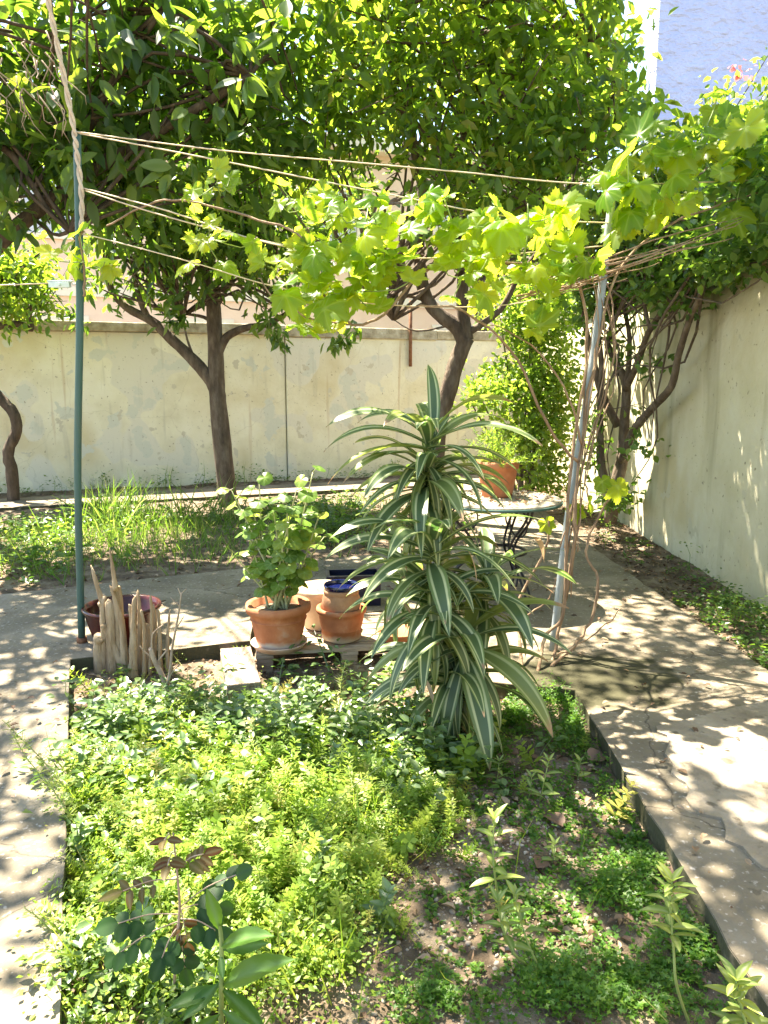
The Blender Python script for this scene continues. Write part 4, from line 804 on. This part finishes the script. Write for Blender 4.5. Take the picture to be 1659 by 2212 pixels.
# ------------------------------------------------------------------ dracaena
def strap(name, th0, bend, w_, mat, seg=15, twist=0.0, kink=None):
    vs_, fs, us = [], [], []; y = z = 0.0; th = th0
    for i in range(seg + 1):
        t = i / seg; ww = w_ * (.42 + .58 * math.sin(min(1, t / .42) * math.pi / 2)) * (1 - max(0, (t - .40) / .60) ** 2.0) ** .9 + .0006
        for u in (-1, -.5, 0, .5, 1):
            off = abs(u) * ww * .5 * .35 * (1 - .5 * t); px = u * ww * .5; tw_ = twist * t
            vs_.append((px * math.cos(tw_), y - math.sin(th) * off + px * math.sin(tw_) * .3, z + math.cos(th) * off + px * math.sin(tw_) + .006 * math.sin(9 * t + u * 2) * (abs(u) > .6))); us.append(u)
        th = th0 - bend * t ** 1.25 - (kink[1] * max(0, t - kink[0]) if kink else 0); y += math.cos(th) / seg; z += math.sin(th) / seg
    for i in range(seg):
        for k in range(4):
            a = i * 5 + k; fs.append((a, a + 1, a + 6, a + 5))
    me = bpy.data.meshes.new(name); me.from_pydata(vs_, [], fs); me.update(); me.polygons.foreach_set('use_smooth', [True] * len(fs))
    a_ = me.attributes.new('u', 'FLOAT', 'POINT'); a_.data.foreach_set('value', us); a_ = me.attributes.new('along', 'FLOAT', 'POINT'); a_.data.foreach_set('value', [i // 5 / seg for i in range(len(us))]); me.materials.append(mat); return me
TH = [1.45, 1.25, 1.0, .75, .5, .25, 0.0, -.35, -.8]
straps = []
for i, th in enumerate(TH):
    straps.append([strap('leaf', th, bd, w_, M['dracaena'], twist=tw_) for bd, w_, tw_ in ((.70 + .1 * i, .155, .25), (1.2, .17, -.35), (1.7 - .08 * i, .145, .5))])
dry = [strap('dry_leaf', -.3, 1.3, .11, M['dracaena_dry'], twist=1.6), strap('dry_leaf', -.9, .6, .10, M['dracaena_dry'], twist=-2.0)]
db = at(985, 1590, -.12); db.z = hs(db.x, db.y) - .03
dr = thing('dracaena', db, 'tall variegated dracaena with striped strap leaves in front of the table', 'plant')
heads = [((930, 985), 3.55, 38, 1.0, .75), ((925, 1060), 3.55, 42, 1.0, .25), ((938, 1215), 3.36, 34, 1.02, .8), ((1050, 1285), 3.5, 30, .95, .65), ((945, 1330), 3.34, 36, 1.05, .3), ((1005, 1410), 3.32, 36, 1.08, .2), ((860, 1275), 3.72, 18, .7, .8), ((975, 1490), 3.34, 28, 1.0, 0.0)]
b = MB(); nlv = 0
for (px, py), Y, n, s, up in heads:
    h = aty(px, py, Y); sway = curve([db + rv(.02), db.lerp(h, .5) + V(R.uniform(-.05, .05), R.uniform(-.03, .03), 0), h + V(0, 0, -.02)], 5); b.tube(sway, [.022 - .0006 * i for i in range(11)], 9, wob=.05)
    for j in range(n):
        t = j / (n - 1); az = j * 2.39996 + R.uniform(-.25, .25); idx = 1 + t * 6.5 + (1 - up) * 1.8 - (0 if up > .8 else -.6); idx = max(0, min(8, int(round(idx + R.uniform(-.7, .7)))))
        p = h + V(math.cos(az) * .012, math.sin(az) * .012, .10 * (1 - t) - .09 * t * (1.2)); sz = s * R.uniform(.33, .52) * (.72 + .4 * math.sin(math.pi * min(1, t * 1.2 + .15)))
        Mx = Matrix.Translation(p) @ Matrix.Rotation(az, 4, 'Z') @ Matrix.Rotation(R.uniform(-.15, .15), 4, 'Y') @ Matrix.Diagonal((sz * R.uniform(.85, 1.1), sz, sz, 1))
        inst('leaf', R.choice(straps[idx]), Mx, dr); nlv += 1
for px, py, az in ((1020, 1400, -1.3), (1095, 1440, -.6), (915, 1460, -2.4), (1030, 1520, -1.2), (860, 1290, -2.6), (1000, 1170, -.9), (1150, 1160, -.6)):
    p = aty(px, py, 3.25); inst('dry_leaf', R.choice(dry), Matrix.Translation(p) @ Matrix.Rotation(az - math.pi / 2 + math.pi / 2, 4, 'Z') @ Matrix.Scale(R.uniform(.16, .26), 4), dr)
b.build('stem', M['pale_stem'], dr)

# ------------------------------------------------------------------ small plants
lance = [leaf_mesh('leaf', w_, M['leaf_young'], .22, d, 7) for w_, d in ((.34, .25), (.30, .1), (.38, .4))]
ovate = [leaf_mesh('leaf', w_, M['leaf_weed_obj'], .2, d, 7, lambda t: math.sin(math.pi * t ** .62) ** .9) for w_, d in ((.62, .2), (.55, .35), (.58, .05))]
rosel = [leaf_mesh('leaf', w_, M['leaf_rose'], .08, d, 9, lambda t: math.sin(math.pi * t ** .9) ** .55, .05) for w_, d in ((.78, .1), (.7, .15))]
bronze = [leaf_mesh('leaf', w_, M['leaf_bronze'], .15, d, 8, lambda t: math.sin(math.pi * t ** .8) ** .75) for w_, d in ((.48, .15), (.42, .3))]
broad = [leaf_mesh('leaf', w_, M['leaf_broad'], .22, d, 13, lambda t: math.sin(math.pi * t ** 1.1) ** .95, .10, twist=tw_) for w_, d, tw_ in ((.27, .3, .5), (.30, .15, -.4))]
def sprig(name, label, cat, base, pix, Y, leaves, n, ls, stemmat, r0_=.004, whorl=2, droop=-.1, group=None, tilt=.5, top=True, low=.2):
    """an upright plant: a stem traced through pixels, leaf pairs up the stem and a tuft at its tip"""
    t_ = thing(name, base, label, cat, group); pts = curve([base + V(0, 0, -.015)] + [aty(x, y, Y) for x, y in pix], 6); k = len(pts) - 1
    MB().tube(pts, [r0_ * (1 - .6 * i / k) for i in range(k + 1)], 6).build('stem', stemmat, t_)
    for j in range(n):
        t = low + (1 - low) * (j + .5) / n; q = pts[int(t * k)]
        for s in range(whorl):
            az = j * 1.571 + s * 2 * math.pi / whorl + R.uniform(-.4, .4); d = V(math.cos(az), math.sin(az), tilt * t + droop + R.uniform(-.2, .2))
            inst('leaf', R.choice(leaves), frame(q, d, V(0, 0, 1) + rv(.15), ls * R.uniform(.75, 1.15) * (1.1 - .45 * t)), t_)
    if top:
        for s in range(4): az = s * 1.571 + .5; inst('leaf', R.choice(leaves), frame(pts[-1], V(math.cos(az) * .7, math.sin(az) * .7, .9), V(-math.cos(az), -math.sin(az), 1), ls * R.uniform(.45, .7)), t_)
    return t_
def bed(px, py, z=-.12):
    p = at(px, py, z); p.z = hs(p.x, p.y); return p
# young light-green shrublets at right
q = bed(1490, 2235); sprig('young_shrub', 'young light green shrub with a bare curved stem near the kerb', 'shrub', q, [(1462, 2130), (1455, 2050), (1448, 1960), (1452, 1905)], 1.60, lance, 6, .075, M['green_stem'], .004, 3, .0, low=.55)
q = bed(1640, 2300); sprig('young_shrub', 'young glossy shrub cut by the lower right corner', 'shrub', q, [(1620, 2240), (1600, 2170), (1590, 2120)], 1.50, lance, 6, .085, M['green_stem'], .005, 3, .1, low=.35)
q = bed(1085, 1990); sprig('young_shrub', 'young shrub with pale narrow leaves in the middle of the bare soil', 'shrub', q, [(1070, 1900), (1065, 1830), (1068, 1770)], 2.05, lance, 6, .085, M['green_stem'], .004, 2, .05, low=.3)
q = bed(1150, 2110); sprig('young_shrub', 'leaning young shrub with pale leaves on long bare stems', 'shrub', q, [(1110, 2060), (1085, 2000), (1075, 1950)], 1.85, lance, 6, .08, M['green_stem'], .005, 2, .1, low=.45)
q = bed(1175, 2130); sprig('young_shrub', 'slim upright young shrub just right of the leaning one', 'shrub', q, [(1150, 2060), (1125, 1990), (1112, 1935)], 1.84, lance, 4, .07, M['green_stem'], .004, 2, .1, low=.55)
q = bed(1165, 1740); sprig('young_shrub', 'pale seedling shrub with upright leaf tufts below the dracaena', 'shrub', q, [(1175, 1690), (1185, 1645)], 2.62, lance, 4, .08, M['green_stem'], .003, 2, .1)
for x_, y_, lb in ((1070, 1700, 'small pale seedling at the foot of the dracaena'), (1245, 1700, 'small pale seedling beside the round brown fallen leaf'), (1140, 1735, 'tiny yellowish seedling between two taller seedlings'), (1190, 1880, 'small star shaped seedling in the bare soil')):
    q = bed(x_, y_); sprig('seedling', lb, 'seedling', q, [(x_ + 6, y_ - 30), (x_ + 8, y_ - 55)], q.y - .02, lance, 3, .06, M['green_stem'], .0025, 2, .1, 'pale seedlings in the bed')
for pts_ in ([(1050, 2150), (1075, 2152), (1140, 2165)], [(1020, 2065), (1080, 2075), (1140, 2120)]):
    MB().tube(curve([at(x, y, -.10) for x, y in pts_], 5), [.007 - .0003 * i for i in range(11)], 7, wob=.1).build('cut_stem', M['dead_stalk'], bpy.data.objects['young_shrub.003'])
# rose seedling and the tall broad-leaved weed in front
q = bed(375, 2180); ro = thing('rose_bush', q, 'young rose with round dark green and bronze leaves in the foreground', 'shrub')
b = MB(); YR = 1.72; stem_r = curve([q + V(0, 0, -.02), aty(380, 2060, YR), aty(388, 1960, YR), aty(382, 1880, YR), aty(374, 1800, YR)], 6); b.tube(stem_r, [.0045 - .0001 * i for i in range(25)], 7)
for (x0, y0), (x1, y1), ms, n in (((388, 1960), (510, 1890), rosel, 3), ((388, 1975), (255, 1995), rosel, 3), ((385, 1990), (250, 2065), rosel, 3), ((388, 1985), (465, 2010), rosel, 2), ((386, 2000), (350, 2070), rosel, 2), ((385, 1900), (265, 1925), bronze, 3), ((382, 1880), (440, 1845), bronze, 3), ((378, 1840), (362, 1870), bronze, 2), ((386, 1950), (405, 2035), bronze, 2), ((374, 1810), (355, 1815), bronze, 1), ((388, 1965), (470, 1960), rosel, 2), ((385, 2000), (400, 2090), rosel, 2)):
    Yq = YR + R.uniform(-.09, .05); a_ = aty(x0, y0, YR); e_ = aty(x1, y1, Yq); ax = e_ - a_; c = curve([a_, a_.lerp(e_, .5) + V(0, 0, .012), e_], 4); b.tube(c, .0016, 5)
    for j in range(n):
        p = a_.lerp(e_, .35 + .62 * (j + .5) / n)
        for s in (-1, 1):
            sd = ax.cross(V(0, -.3, 1)).normalized() * s; inst('leaf', R.choice(ms), frame(p, sd + ax.normalized() * .45 + V(0, 0, -.15), V(0, -.75, .75) + rv(.15), R.uniform(.036, .050)), ro)
    inst('leaf', R.choice(ms), frame(e_, ax + V(0, 0, -.02), V(0, -.75, .75) + rv(.1), R.uniform(.045, .058)), ro)
b.build('stem', M['twig'], ro)
q = bed(478, 2245); bw_ = thing('tall_weed', q, 'tall broad leaved weed with a thick pale stem in the foreground', 'weed')
YW = 1.62; sp_ = curve([q + V(0, 0, -.02), aty(478, 2150, YW), aty(478, 2030, YW), aty(470, 1985, YW)], 6); MB().tube(sp_, [.0075 - .0002 * i for i in range(19)], 8).build('stem', M['green_stem'], bw_)
for (x0, y0), (x1, y1), s in (((474, 2010), (458, 1945), .09), ((476, 2050), (560, 2040), .085), ((477, 2045), (540, 2000), .075), ((478, 2130), (575, 2065), .12), ((478, 2135), (560, 2200), .12), ((476, 2120), (400, 2195), .15), ((476, 2130), (370, 2170), .12), ((478, 2180), (560, 2245), .10), ((476, 2060), (480, 2110), .07), ((476, 2190), (400, 2250), .10)):
    a_ = aty(x0, y0, YW); e_ = aty(x1, y1, YW - .04 + R.uniform(-.06, .03)); inst('leaf', R.choice(broad), frame(a_, e_ - a_, V(0, -.6, .8) + rv(.2), (e_ - a_).length * 1.05), bw_)
# pellitory: upright weeds with paired leaves
WP = [(790, 1640, 130, 'tallest upright pale leaved weed in front of the pallet'), (560, 1640, 90, 'leafy weed in front of the saucer'), (460, 1620, 70, 'leafy weed at the left end of the pallet'), (640, 1670, 90, 'leafy weed left of the tallest weed'), (860, 1720, 90, 'leafy weed at the left foot of the dracaena'), (930, 1680, 90, 'leafy weed under the lowest dracaena leaves'),
      (250, 1610, 90, 'dark leafy weed under the dry stalks'), (190, 1600, 110, 'dark leafy weed in the back left corner of the bed'), (330, 1640, 80, 'sunlit leafy weed below the dead twig'), (410, 1690, 90, 'sunlit leafy weed in the middle left of the bed'), (210, 1700, 70, 'sunlit leafy weed beside the left kerb'), (735, 1700, 80, 'leafy weed just left of the needle stemmed weed'),
      (180, 1860, 80, 'leafy weed at the left kerb above the rose'), (830, 2030, 100, 'lone pale star shaped weed at the edge of the bare soil'), (700, 1920, 90, 'small leafy weed in the bright ground cover'), (520, 1590, 80, 'leafy weed growing against the plank box'), (300, 1560, 70, 'dark leafy weed between the stalks and the twig'), (680, 1590, 80, 'leafy weed under the front edge of the pallet')]
for x_, y_, h_, lb in WP:
    q = bed(x_, y_); q = q; sprig('leafy_weed', lb, 'weed', q, [(x_ + R.uniform(-8, 8), y_ - h_ * .55), (x_ + R.uniform(-14, 14), y_ - h_)], q.y - .02, ovate, 5, .072, M['green_stem'], .004, 3, .05, 'upright leafy weeds in the front bed', low=.15)
# needle-whorled stems
def needle_weed(label, pix, Y, base, size=.05, n=12):
    t_ = thing('needle_weed', base, label, 'weed', 'thin weeds with whorls of needles'); pts = curve([base + V(0, 0, -.01)] + [aty(x, y, Y) for x, y in pix], 6); k = len(pts) - 1
    MB().tube(pts, [.003 * (1 - .6 * i / k) for i in range(k + 1)], 5).build('stem', M['green_stem'], t_); mm = Mass()
    for j in range(n):
        q_ = pts[int((.25 + .75 * j / n) * k)]; w_ = 9; a = NR.uniform(0, 6.28, w_); mm.add(BLADE, np.tile(np.array(q_), (w_, 1)), np.stack([np.cos(a), np.sin(a), NR.uniform(.0, .7, w_)], 1), NR.normal(size=(w_, 3)), size * NR.uniform(.7, 1.2, w_) * (1.1 - .4 * j / n), W=np.full(w_, .055))
    tag(mm.build('needles', M['needle'], t_), None, None, kind='stuff')
needle_weed('pale needle leaved weed beside the dead twig', [(400, 1560), (403, 1500), (405, 1450)], 3.45, bed(398, 1610)); needle_weed('pale needle leaved weed in front of the plank box', [(462, 1540), (465, 1500), (470, 1465)], 3.4, bed(460, 1600))
needle_weed('needle leaved weed at the front edge of the pallet', [(735, 1520), (738, 1470), (748, 1425)], 3.6, bed(735, 1570)); needle_weed('slanting needle leaved weed in the bright ground cover', [(690, 1790), (725, 1735), (775, 1690), (830, 1650)], 2.5, bed(680, 1830), .045)
needle_weed('needle leaved weed leaning over the left kerb', [(140, 1700), (90, 1640), (40, 1590), (5, 1555)], 2.6, bed(170, 1740), .05, 14); needle_weed('needle leaved weed at the far left with a yellow tip', [(150, 1760), (110, 1700), (60, 1640), (25, 1580)], 2.4, bed(180, 1800), .05, 14)
needle_weed('needle leaved weed in the sunlit left of the bed', [(250, 1700), (235, 1650), (240, 1600)], 2.85, bed(255, 1740)); needle_weed('low needle leaved weed by the left kerb', [(110, 2010), (80, 1980), (50, 1960)], 1.95, bed(160, 2060), .035)

# ------------------------------------------------------------------ masses
def inbed(x, y):                                         # inside the front bed
    return x > -.79 + (y - 1.64) * -.389 + .03 and x < .93 and y < 4.35 - max(0, x - .4) * 1.1
def pixmask(pts, regs):                                  # weight of a bed point by photo region (px,py,rx,ry)
    o = []
    for x, y in pts:
        ry_ = cp * y + sp * (.12 + CAMH); q = y * cp - (-.12 - CAMH) * sp; zc = y * cp + (CAMH + .12) * sp; px = CX + F * x / zc; py = CY - F * ((-.12 - CAMH) * cp + y * sp) / zc
        o.append(max([math.exp(-(((px - a) / c) ** 2 + ((py - b_) / d) ** 2)) for a, b_, c, d in regs]))
    return o
def bed_points(n, regs, base=0.0, ylim=(1.3, 4.3), clump=0):
    out_ = []; 
    while len(out_) < n:
        P = [(R.uniform(-1.75, .95), R.uniform(*ylim)) for _ in range(2000)]; P = [p for p in P if inbed(*p)]
        for p, k in zip(P, pixmask(P, regs)):
            if R.random() < k + base: out_.append(p)
    return out_[:n]
def sprigs(mass, pts, T, h, ls, per, lo=0., hi=1., flat=.5):
    """small leafy tufts: per leaves scattered over a tuft of height h at each point"""
    P0 = np.array([(x, y, hs(x, y)) for x, y in pts]); hh = h * NR.uniform(.35, 1.15, len(P0)) * (.35 + 1.3 * (.5 + .5 * np.sin(6.1 * P0[:, 0] + 3.3 * P0[:, 1]) * np.sin(5.3 * P0[:, 1] - 4 * P0[:, 0] + 1))); P = np.repeat(P0, per, 0); H_ = np.repeat(hh, per); n = len(P); t = NR.uniform(.25, 1, n)
    a = NR.uniform(0, 6.28, n); q = NR.uniform(0, 1, n) * H_ * .55; ln_ = NR.normal(size=(len(P0), 2)) * .35; nk = np.abs(P0[:, 0] + .79 + (P0[:, 1] - 1.64) * .389) < .13; ln_[nk, 0] -= 1.1 * NR.uniform(0, 1, nk.sum()); lean = np.repeat(ln_, per, 0)
    P = P + np.stack([q * np.cos(a) + lean[:, 0] * H_ * t, q * np.sin(a) + lean[:, 1] * H_ * t, H_ * t], 1); D = np.stack([np.cos(a), np.sin(a), NR.uniform(-.2, .7, n)], 1)
    mass.add(T, P, D, NR.normal(size=(n, 3)) * .35 + [0, 0, 1], ls * NR.uniform(.6, 1.25, n), lo, hi)
    st = NR.choice(len(P0), min(len(P0), 1600), False); mass.add(BLADE, P0[st], np.stack([ln_[st, 0], ln_[st, 1], np.ones(len(st))], 1), NR.normal(size=(len(st), 3)), hh[st] * 1.25, .3, 1., W=np.full(len(st), .03))
mm = Mass(); sprigs(mm, bed_points(2500, [(560, 1800, 230, 150), (420, 1900, 260, 170), (800, 1760, 140, 110), (640, 1950, 160, 140), (300, 1750, 160, 140), (540, 2080, 110, 110)], .004), leaf_s(.62), .11, .0145, 16, .0, 1.)
sprigs(mm, bed_points(500, [(300, 2150, 240, 120), (170, 1950, 90, 140), (620, 2080, 120, 100)], .0), leaf_s(.62), .12, .02, 12, .1, .9)
def whorl(seed, nw=6, per=5, w_=.16, ll=.30):
    q = random.Random(seed); v = [(-.012, 0, 0), (.012, 0, 0), (0, 1, 0)]; f = [(0, 1, 2)]
    for i in range(nw):
        y = .22 + .78 * i / (nw - 1); l_ = ll * (1.15 - .75 * (y - .2)) ; a0 = q.uniform(0, 6)
        for k in range(per):
            a = a0 + k * 6.283 / per + q.uniform(-.3, .3); cx, cz = math.cos(a), math.sin(a); up = q.uniform(.1, .6) * l_; b_ = len(v); wx, wz = -cz * l_ * w_, cx * l_ * w_
            v += [(0, y, 0), (cx * l_ * .55 + wx, y + up * .5, cz * l_ * .55 + wz), (cx * l_ * .55 - wx, y + up * .5, cz * l_ * .55 - wz), (cx * l_, y + up * .75, cz * l_)]; f += [(b_, b_ + 1, b_ + 2), (b_ + 1, b_ + 3, b_ + 2)]
    return np.array(v, float), np.array(f)
for sd, (nw, pr, w_, ll) in enumerate(((6, 5, .2, .30), (7, 6, .13, .26), (5, 4, .32, .34), (8, 5, .10, .22))):
    wp_ = bed_points(720, [(520, 1760, 220, 110), (420, 1870, 220, 130), (800, 1770, 140, 80), (640, 1930, 120, 110), (260, 1760, 120, 110), (540, 2060, 80, 80), (180, 2000, 60, 100)], .002); n = len(wp_)
    hx = np.array([(x, y, hs(x, y)) for x, y in wp_]); sz = NR.uniform(.045, .10, n) + .12 * NR.uniform(0, 1, n) ** 5
    dl = NR.normal(size=(n, 3)) * [.4, .4, .1] + [0, 0, 1]; nk = np.abs(hx[:, 0] + .79 + (hx[:, 1] - 1.64) * .389) < .2; dl[nk, 0] -= .8
    mm.add(whorl(sd, nw, pr, w_, ll), hx, dl, NR.normal(size=(n, 3)), sz, .2, 1.)
dp = bed_points(1500, [(560, 1850, 260, 200), (300, 1750, 180, 160), (800, 1950, 120, 160), (300, 2120, 200, 80)], .01); nd = len(dp)
mm.add(BLADE, np.array([(x, y, hs(x, y) + R.uniform(.0, .05)) for x, y in dp]), NR.normal(size=(nd, 3)) * [1, 1, .5] + [0, 0, .3], NR.normal(size=(nd, 3)), NR.uniform(.03, .11, nd), .93, 1., W=np.full(nd, .03))
tag(mm.build('ground_cover', M['leaf_cover']), 'fine bright yellow-green chickweed mat over the left of the bed', 'ground cover', kind='stuff')
mm = Mass(); PW = [(1110, 1570, 45, 30), (1230, 1530, 50, 30), (1260, 1600, 60, 45), (1370, 1720, 35, 60), (1420, 1880, 55, 50), (1340, 1960, 50, 35), (1500, 2060, 70, 70), (1400, 2140, 110, 45), (1210, 2150, 120, 40), (1330, 2200, 200, 40), (960, 2185, 80, 40), (1000, 1650, 80, 35), (880, 1750, 80, 50)]
TRI = (np.array([(0, 0, 0), (-.16, .35, .03), (-.62, .62, .06), (-.2, .62, .0), (0, 1, -.1), (.2, .62, .0), (.62, .62, .06), (.16, .35, .03)], float), np.array([(0, 3, 1), (1, 3, 2), (0, 5, 3), (3, 5, 4), (0, 7, 5), (7, 6, 5)]))
sprigs(mm, bed_points(1150, PW, .002), TRI, .065, .0165, 18)
sprigs(mm, bed_points(900, [(1300, 1880, 150, 160), (1120, 1980, 160, 120), (1400, 1750, 60, 60), (1180, 1760, 150, 80)], .01), leaf_s(.8), .025, .016, 7)
tag(mm.build('parsley_weeds', M['leaf_parsley']), 'vivid green parsley-like weed clumps along the right kerb', 'weeds', kind='stuff')
mm = Mass(); sprigs(mm, bed_points(330, [(520, 1620, 200, 60), (800, 1640, 160, 60), (300, 1600, 160, 60), (250, 1720, 120, 80), (900, 1690, 90, 60), (640, 1560, 200, 40)], .0), leaf_t(.56), .15, .048, 16)
sprigs(mm, bed_points(130, [(200, 1950, 80, 150), (330, 2180, 160, 60), (250, 1830, 100, 60)], .0), leaf_t(.62), .09, .042, 10)
tag(mm.build('pellitory_weeds', M['leaf_weed']), 'dense knee-high leafy weeds filling the back of the bed', 'weeds', kind='stuff')
# grass and weeds in the back bed
def inback(x, y): return y > 5.75 + .47 * (x + 2.1) + .12 and y < 9.75 + .384 * x and x < .9
def back_points(n, regs, base=.0):
    o = []
    while len(o) < n:
        P = [(R.uniform(-5.5, .9), R.uniform(4.6, 11)) for _ in range(3000)]; P = [p for p in P if inback(*p)]
        for p, k in zip(P, pixmask(P, regs)):
            if R.random() < k + base: o.append(p)
    return o[:n]
mm = Mass(); pts_ = back_points(1900, [(330, 1130, 130, 60), (250, 1190, 140, 50), (420, 1180, 110, 50), (120, 1200, 120, 60), (620, 1120, 160, 50)], .02); n = len(pts_)
per = 3; P0 = np.repeat(np.array([(x, y, hs(x, y) - .005) for x, y in pts_]), per, 0); n = len(P0)
mm.add(BLADE, P0 + NR.normal(size=(n, 3)) * [.02, .02, 0], NR.normal(size=(n, 3)) * [.45, .45, .1] + [0, 0, 1], NR.normal(size=(n, 3)) * [1, 1, .1], NR.uniform(.06, .12, n) + .2 * NR.uniform(0, 1, n) ** 3, W=np.full(n, .04))
pts_ = back_points(90, [(330, 1110, 90, 30), (440, 1100, 60, 25), (250, 1140, 60, 30)], .0); P0 = np.repeat(np.array([(x, y, hs(x, y) - .005) for x, y in pts_]), 5, 0); n = len(P0)
LB = (np.array([(-.5, 0, 0), (.5, 0, 0), (-.5, .35, .02), (.5, .35, .02), (-.4, .7, -.06), (.4, .7, -.06), (0, 1, -.3)], float), np.array([(0, 1, 3), (0, 3, 2), (2, 3, 5), (2, 5, 4), (4, 5, 6)]))
mm.add(LB, P0 + NR.normal(size=(n, 3)) * [.03, .03, 0], NR.normal(size=(n, 3)) * [.5, .5, .1] + [0, 0, 1], NR.normal(size=(n, 3)) * [1, 1, .1] + [0, 0, .3], NR.uniform(.25, .6, n), W=np.full(n, .022))
tag(mm.build('grass', M['grass']), 'long unmown grass of the back bed under the trees', 'grass', kind='stuff')
mm = Mass(); sprigs(mm, back_points(300, [(60, 1120, 140, 60), (350, 1090, 160, 40), (650, 1100, 140, 50), (720, 1160, 80, 40), (30, 1250, 120, 30)], .03), leaf_t(.6), .22, .06, 14)
rb_ = [(R.uniform(2.08, 2.55), R.uniform(3.3, 5.4)) for _ in range(170)] + [(R.uniform(2.1, 2.55), R.uniform(5.4, 9)) for _ in range(40)]
sprigs(mm, rb_, leaf_t(.6), .13, .035, 14)
wb = [(lambda u, f_: (wallpt(u, f_).x, wallpt(u, f_).y))(R.uniform(-6, 2), R.uniform(.05, .32)) for _ in range(120)]; sprigs(mm, wb, leaf_s(.5), .22, .05, 10)
tag(mm.build('border_weeds', M['leaf_shrub']), 'small wild weeds along the walls and under the trees', 'weeds', kind='stuff')
# leaf litter and crumbs of stone
def litter(name, label, pts_, s0_, s1_, mat='leaf_litter'):
    mm = Mass(); n = len(pts_); P = np.array([(x, y, hs(x, y) + .012) for x, y in pts_]); mm.add(leaf_t(.5, .35, .2), P + NR.normal(size=(n, 3)) * [0, 0, .004], NR.normal(size=(n, 3)) * [1, 1, .25], NR.normal(size=(n, 3)) * .35 + [0, 0, 1], NR.uniform(s0_, s1_, n))
    tag(mm.build(name, M[mat]), label, 'leaf litter', kind='stuff')
litter('leaf_litter', 'dry brown leaf litter over the soil of the beds', [p for p in [(R.uniform(-1.7, .93), R.uniform(1.2, 4.3)) for _ in range(2600)] if inbed(*p)] + back_points(2600, [(0, 0, 1, 1)], 1.0) + [(R.uniform(2.05, 2.6), R.uniform(3.2, 11)) for _ in range(1500)] + [(lambda v: (v.x, v.y))(wallpt(R.uniform(-6, 2), R.uniform(.05, .35))) for _ in range(500)], .014, .048)
mm = Mass(); lp_ = [(R.uniform(1.0, 2.0), R.uniform(1.6, 8)) for _ in range(170)] + [(R.uniform(-2.6, .6), R.uniform(4.9, 6.2)) for _ in range(110)] + [(R.uniform(-1.9, -1.2) - .1, R.uniform(1.6, 4.2)) for _ in range(50)]
lp_ = [(x, y) for x, y in lp_ if not (x < -.8 and x > -.79 - (y - 1.64) * .389 - .03 and y < 4.4) and not (x < .9 and y > 5.6 + .47 * (x + 2.1))]; n = len(lp_)
mm.add(leaf_t(.5, .3, .15), np.array([(x, y, .018) for x, y in lp_]), NR.normal(size=(n, 3)) * [1, 1, .1], NR.normal(size=(n, 3)) * .2 + [0, 0, 1], NR.uniform(.012, .05, n))
tag(mm.build('path_litter', M['leaf_litter']), 'small dry leaves and crumbs scattered on the concrete path', 'leaf litter', kind='stuff')
ico = bmesh.new(); bmesh.ops.create_icosphere(ico, subdivisions=1, radius=1); iv = np.array([v.co[:] for v in ico.verts]) * [1, .8, .55]; ifc = np.array([[v.index for v in f.verts] for f in ico.faces]); ico.free()
pp_ = bed_points(4200, [(1000, 1950, 260, 220), (900, 2120, 200, 120), (350, 2120, 160, 60), (1150, 1800, 180, 100)], .12); n = len(pp_)
mm = Mass(); mm.add((iv, ifc), np.array([(x, y, hs(x, y) + .001) for x, y in pp_]), NR.normal(size=(n, 3)) * [1, 1, .2], NR.normal(size=(n, 3)) * .3 + [0, 0, 1], .0025 + .011 * NR.uniform(0, 1, n) ** 4)
tag(mm.build('pebbles', M['pebble']), 'crumbs of soil and small pale pebbles on the bed', 'pebbles', kind='stuff')
fl = [leaf_mesh('blade', .55, M['leaf_fallen'], .35, .3, 8), leaf_mesh('blade', .8, M['leaf_fallen'], .3, .25, 8)]
for x_, y_, k, s, az, lb in ((1420, 1895, 0, .13, -1.2, 'large curled grey-brown fallen leaf beside the kerb'), (1268, 1668, 1, .10, .4, 'round brown fallen leaf among the seedlings'), (1215, 1812, 0, .12, 2.0, 'long narrow fallen leaf on the bare soil'), (1160, 1905, 1, .07, 1.0, 'dark purple-brown crumpled fallen leaf'), (1120, 1650, 0, .07, 2.6, 'small pale fallen leaf under the pale seedling shrub')):
    q = bed(x_, y_) + V(0, 0, .02); t_ = thing('fallen_leaf', q, lb, 'leaf', 'fallen leaves on the front bed'); inst('blade', fl[k], frame(q, V(math.cos(az), math.sin(az), .12), V(.1, -.35, 1), s), t_)
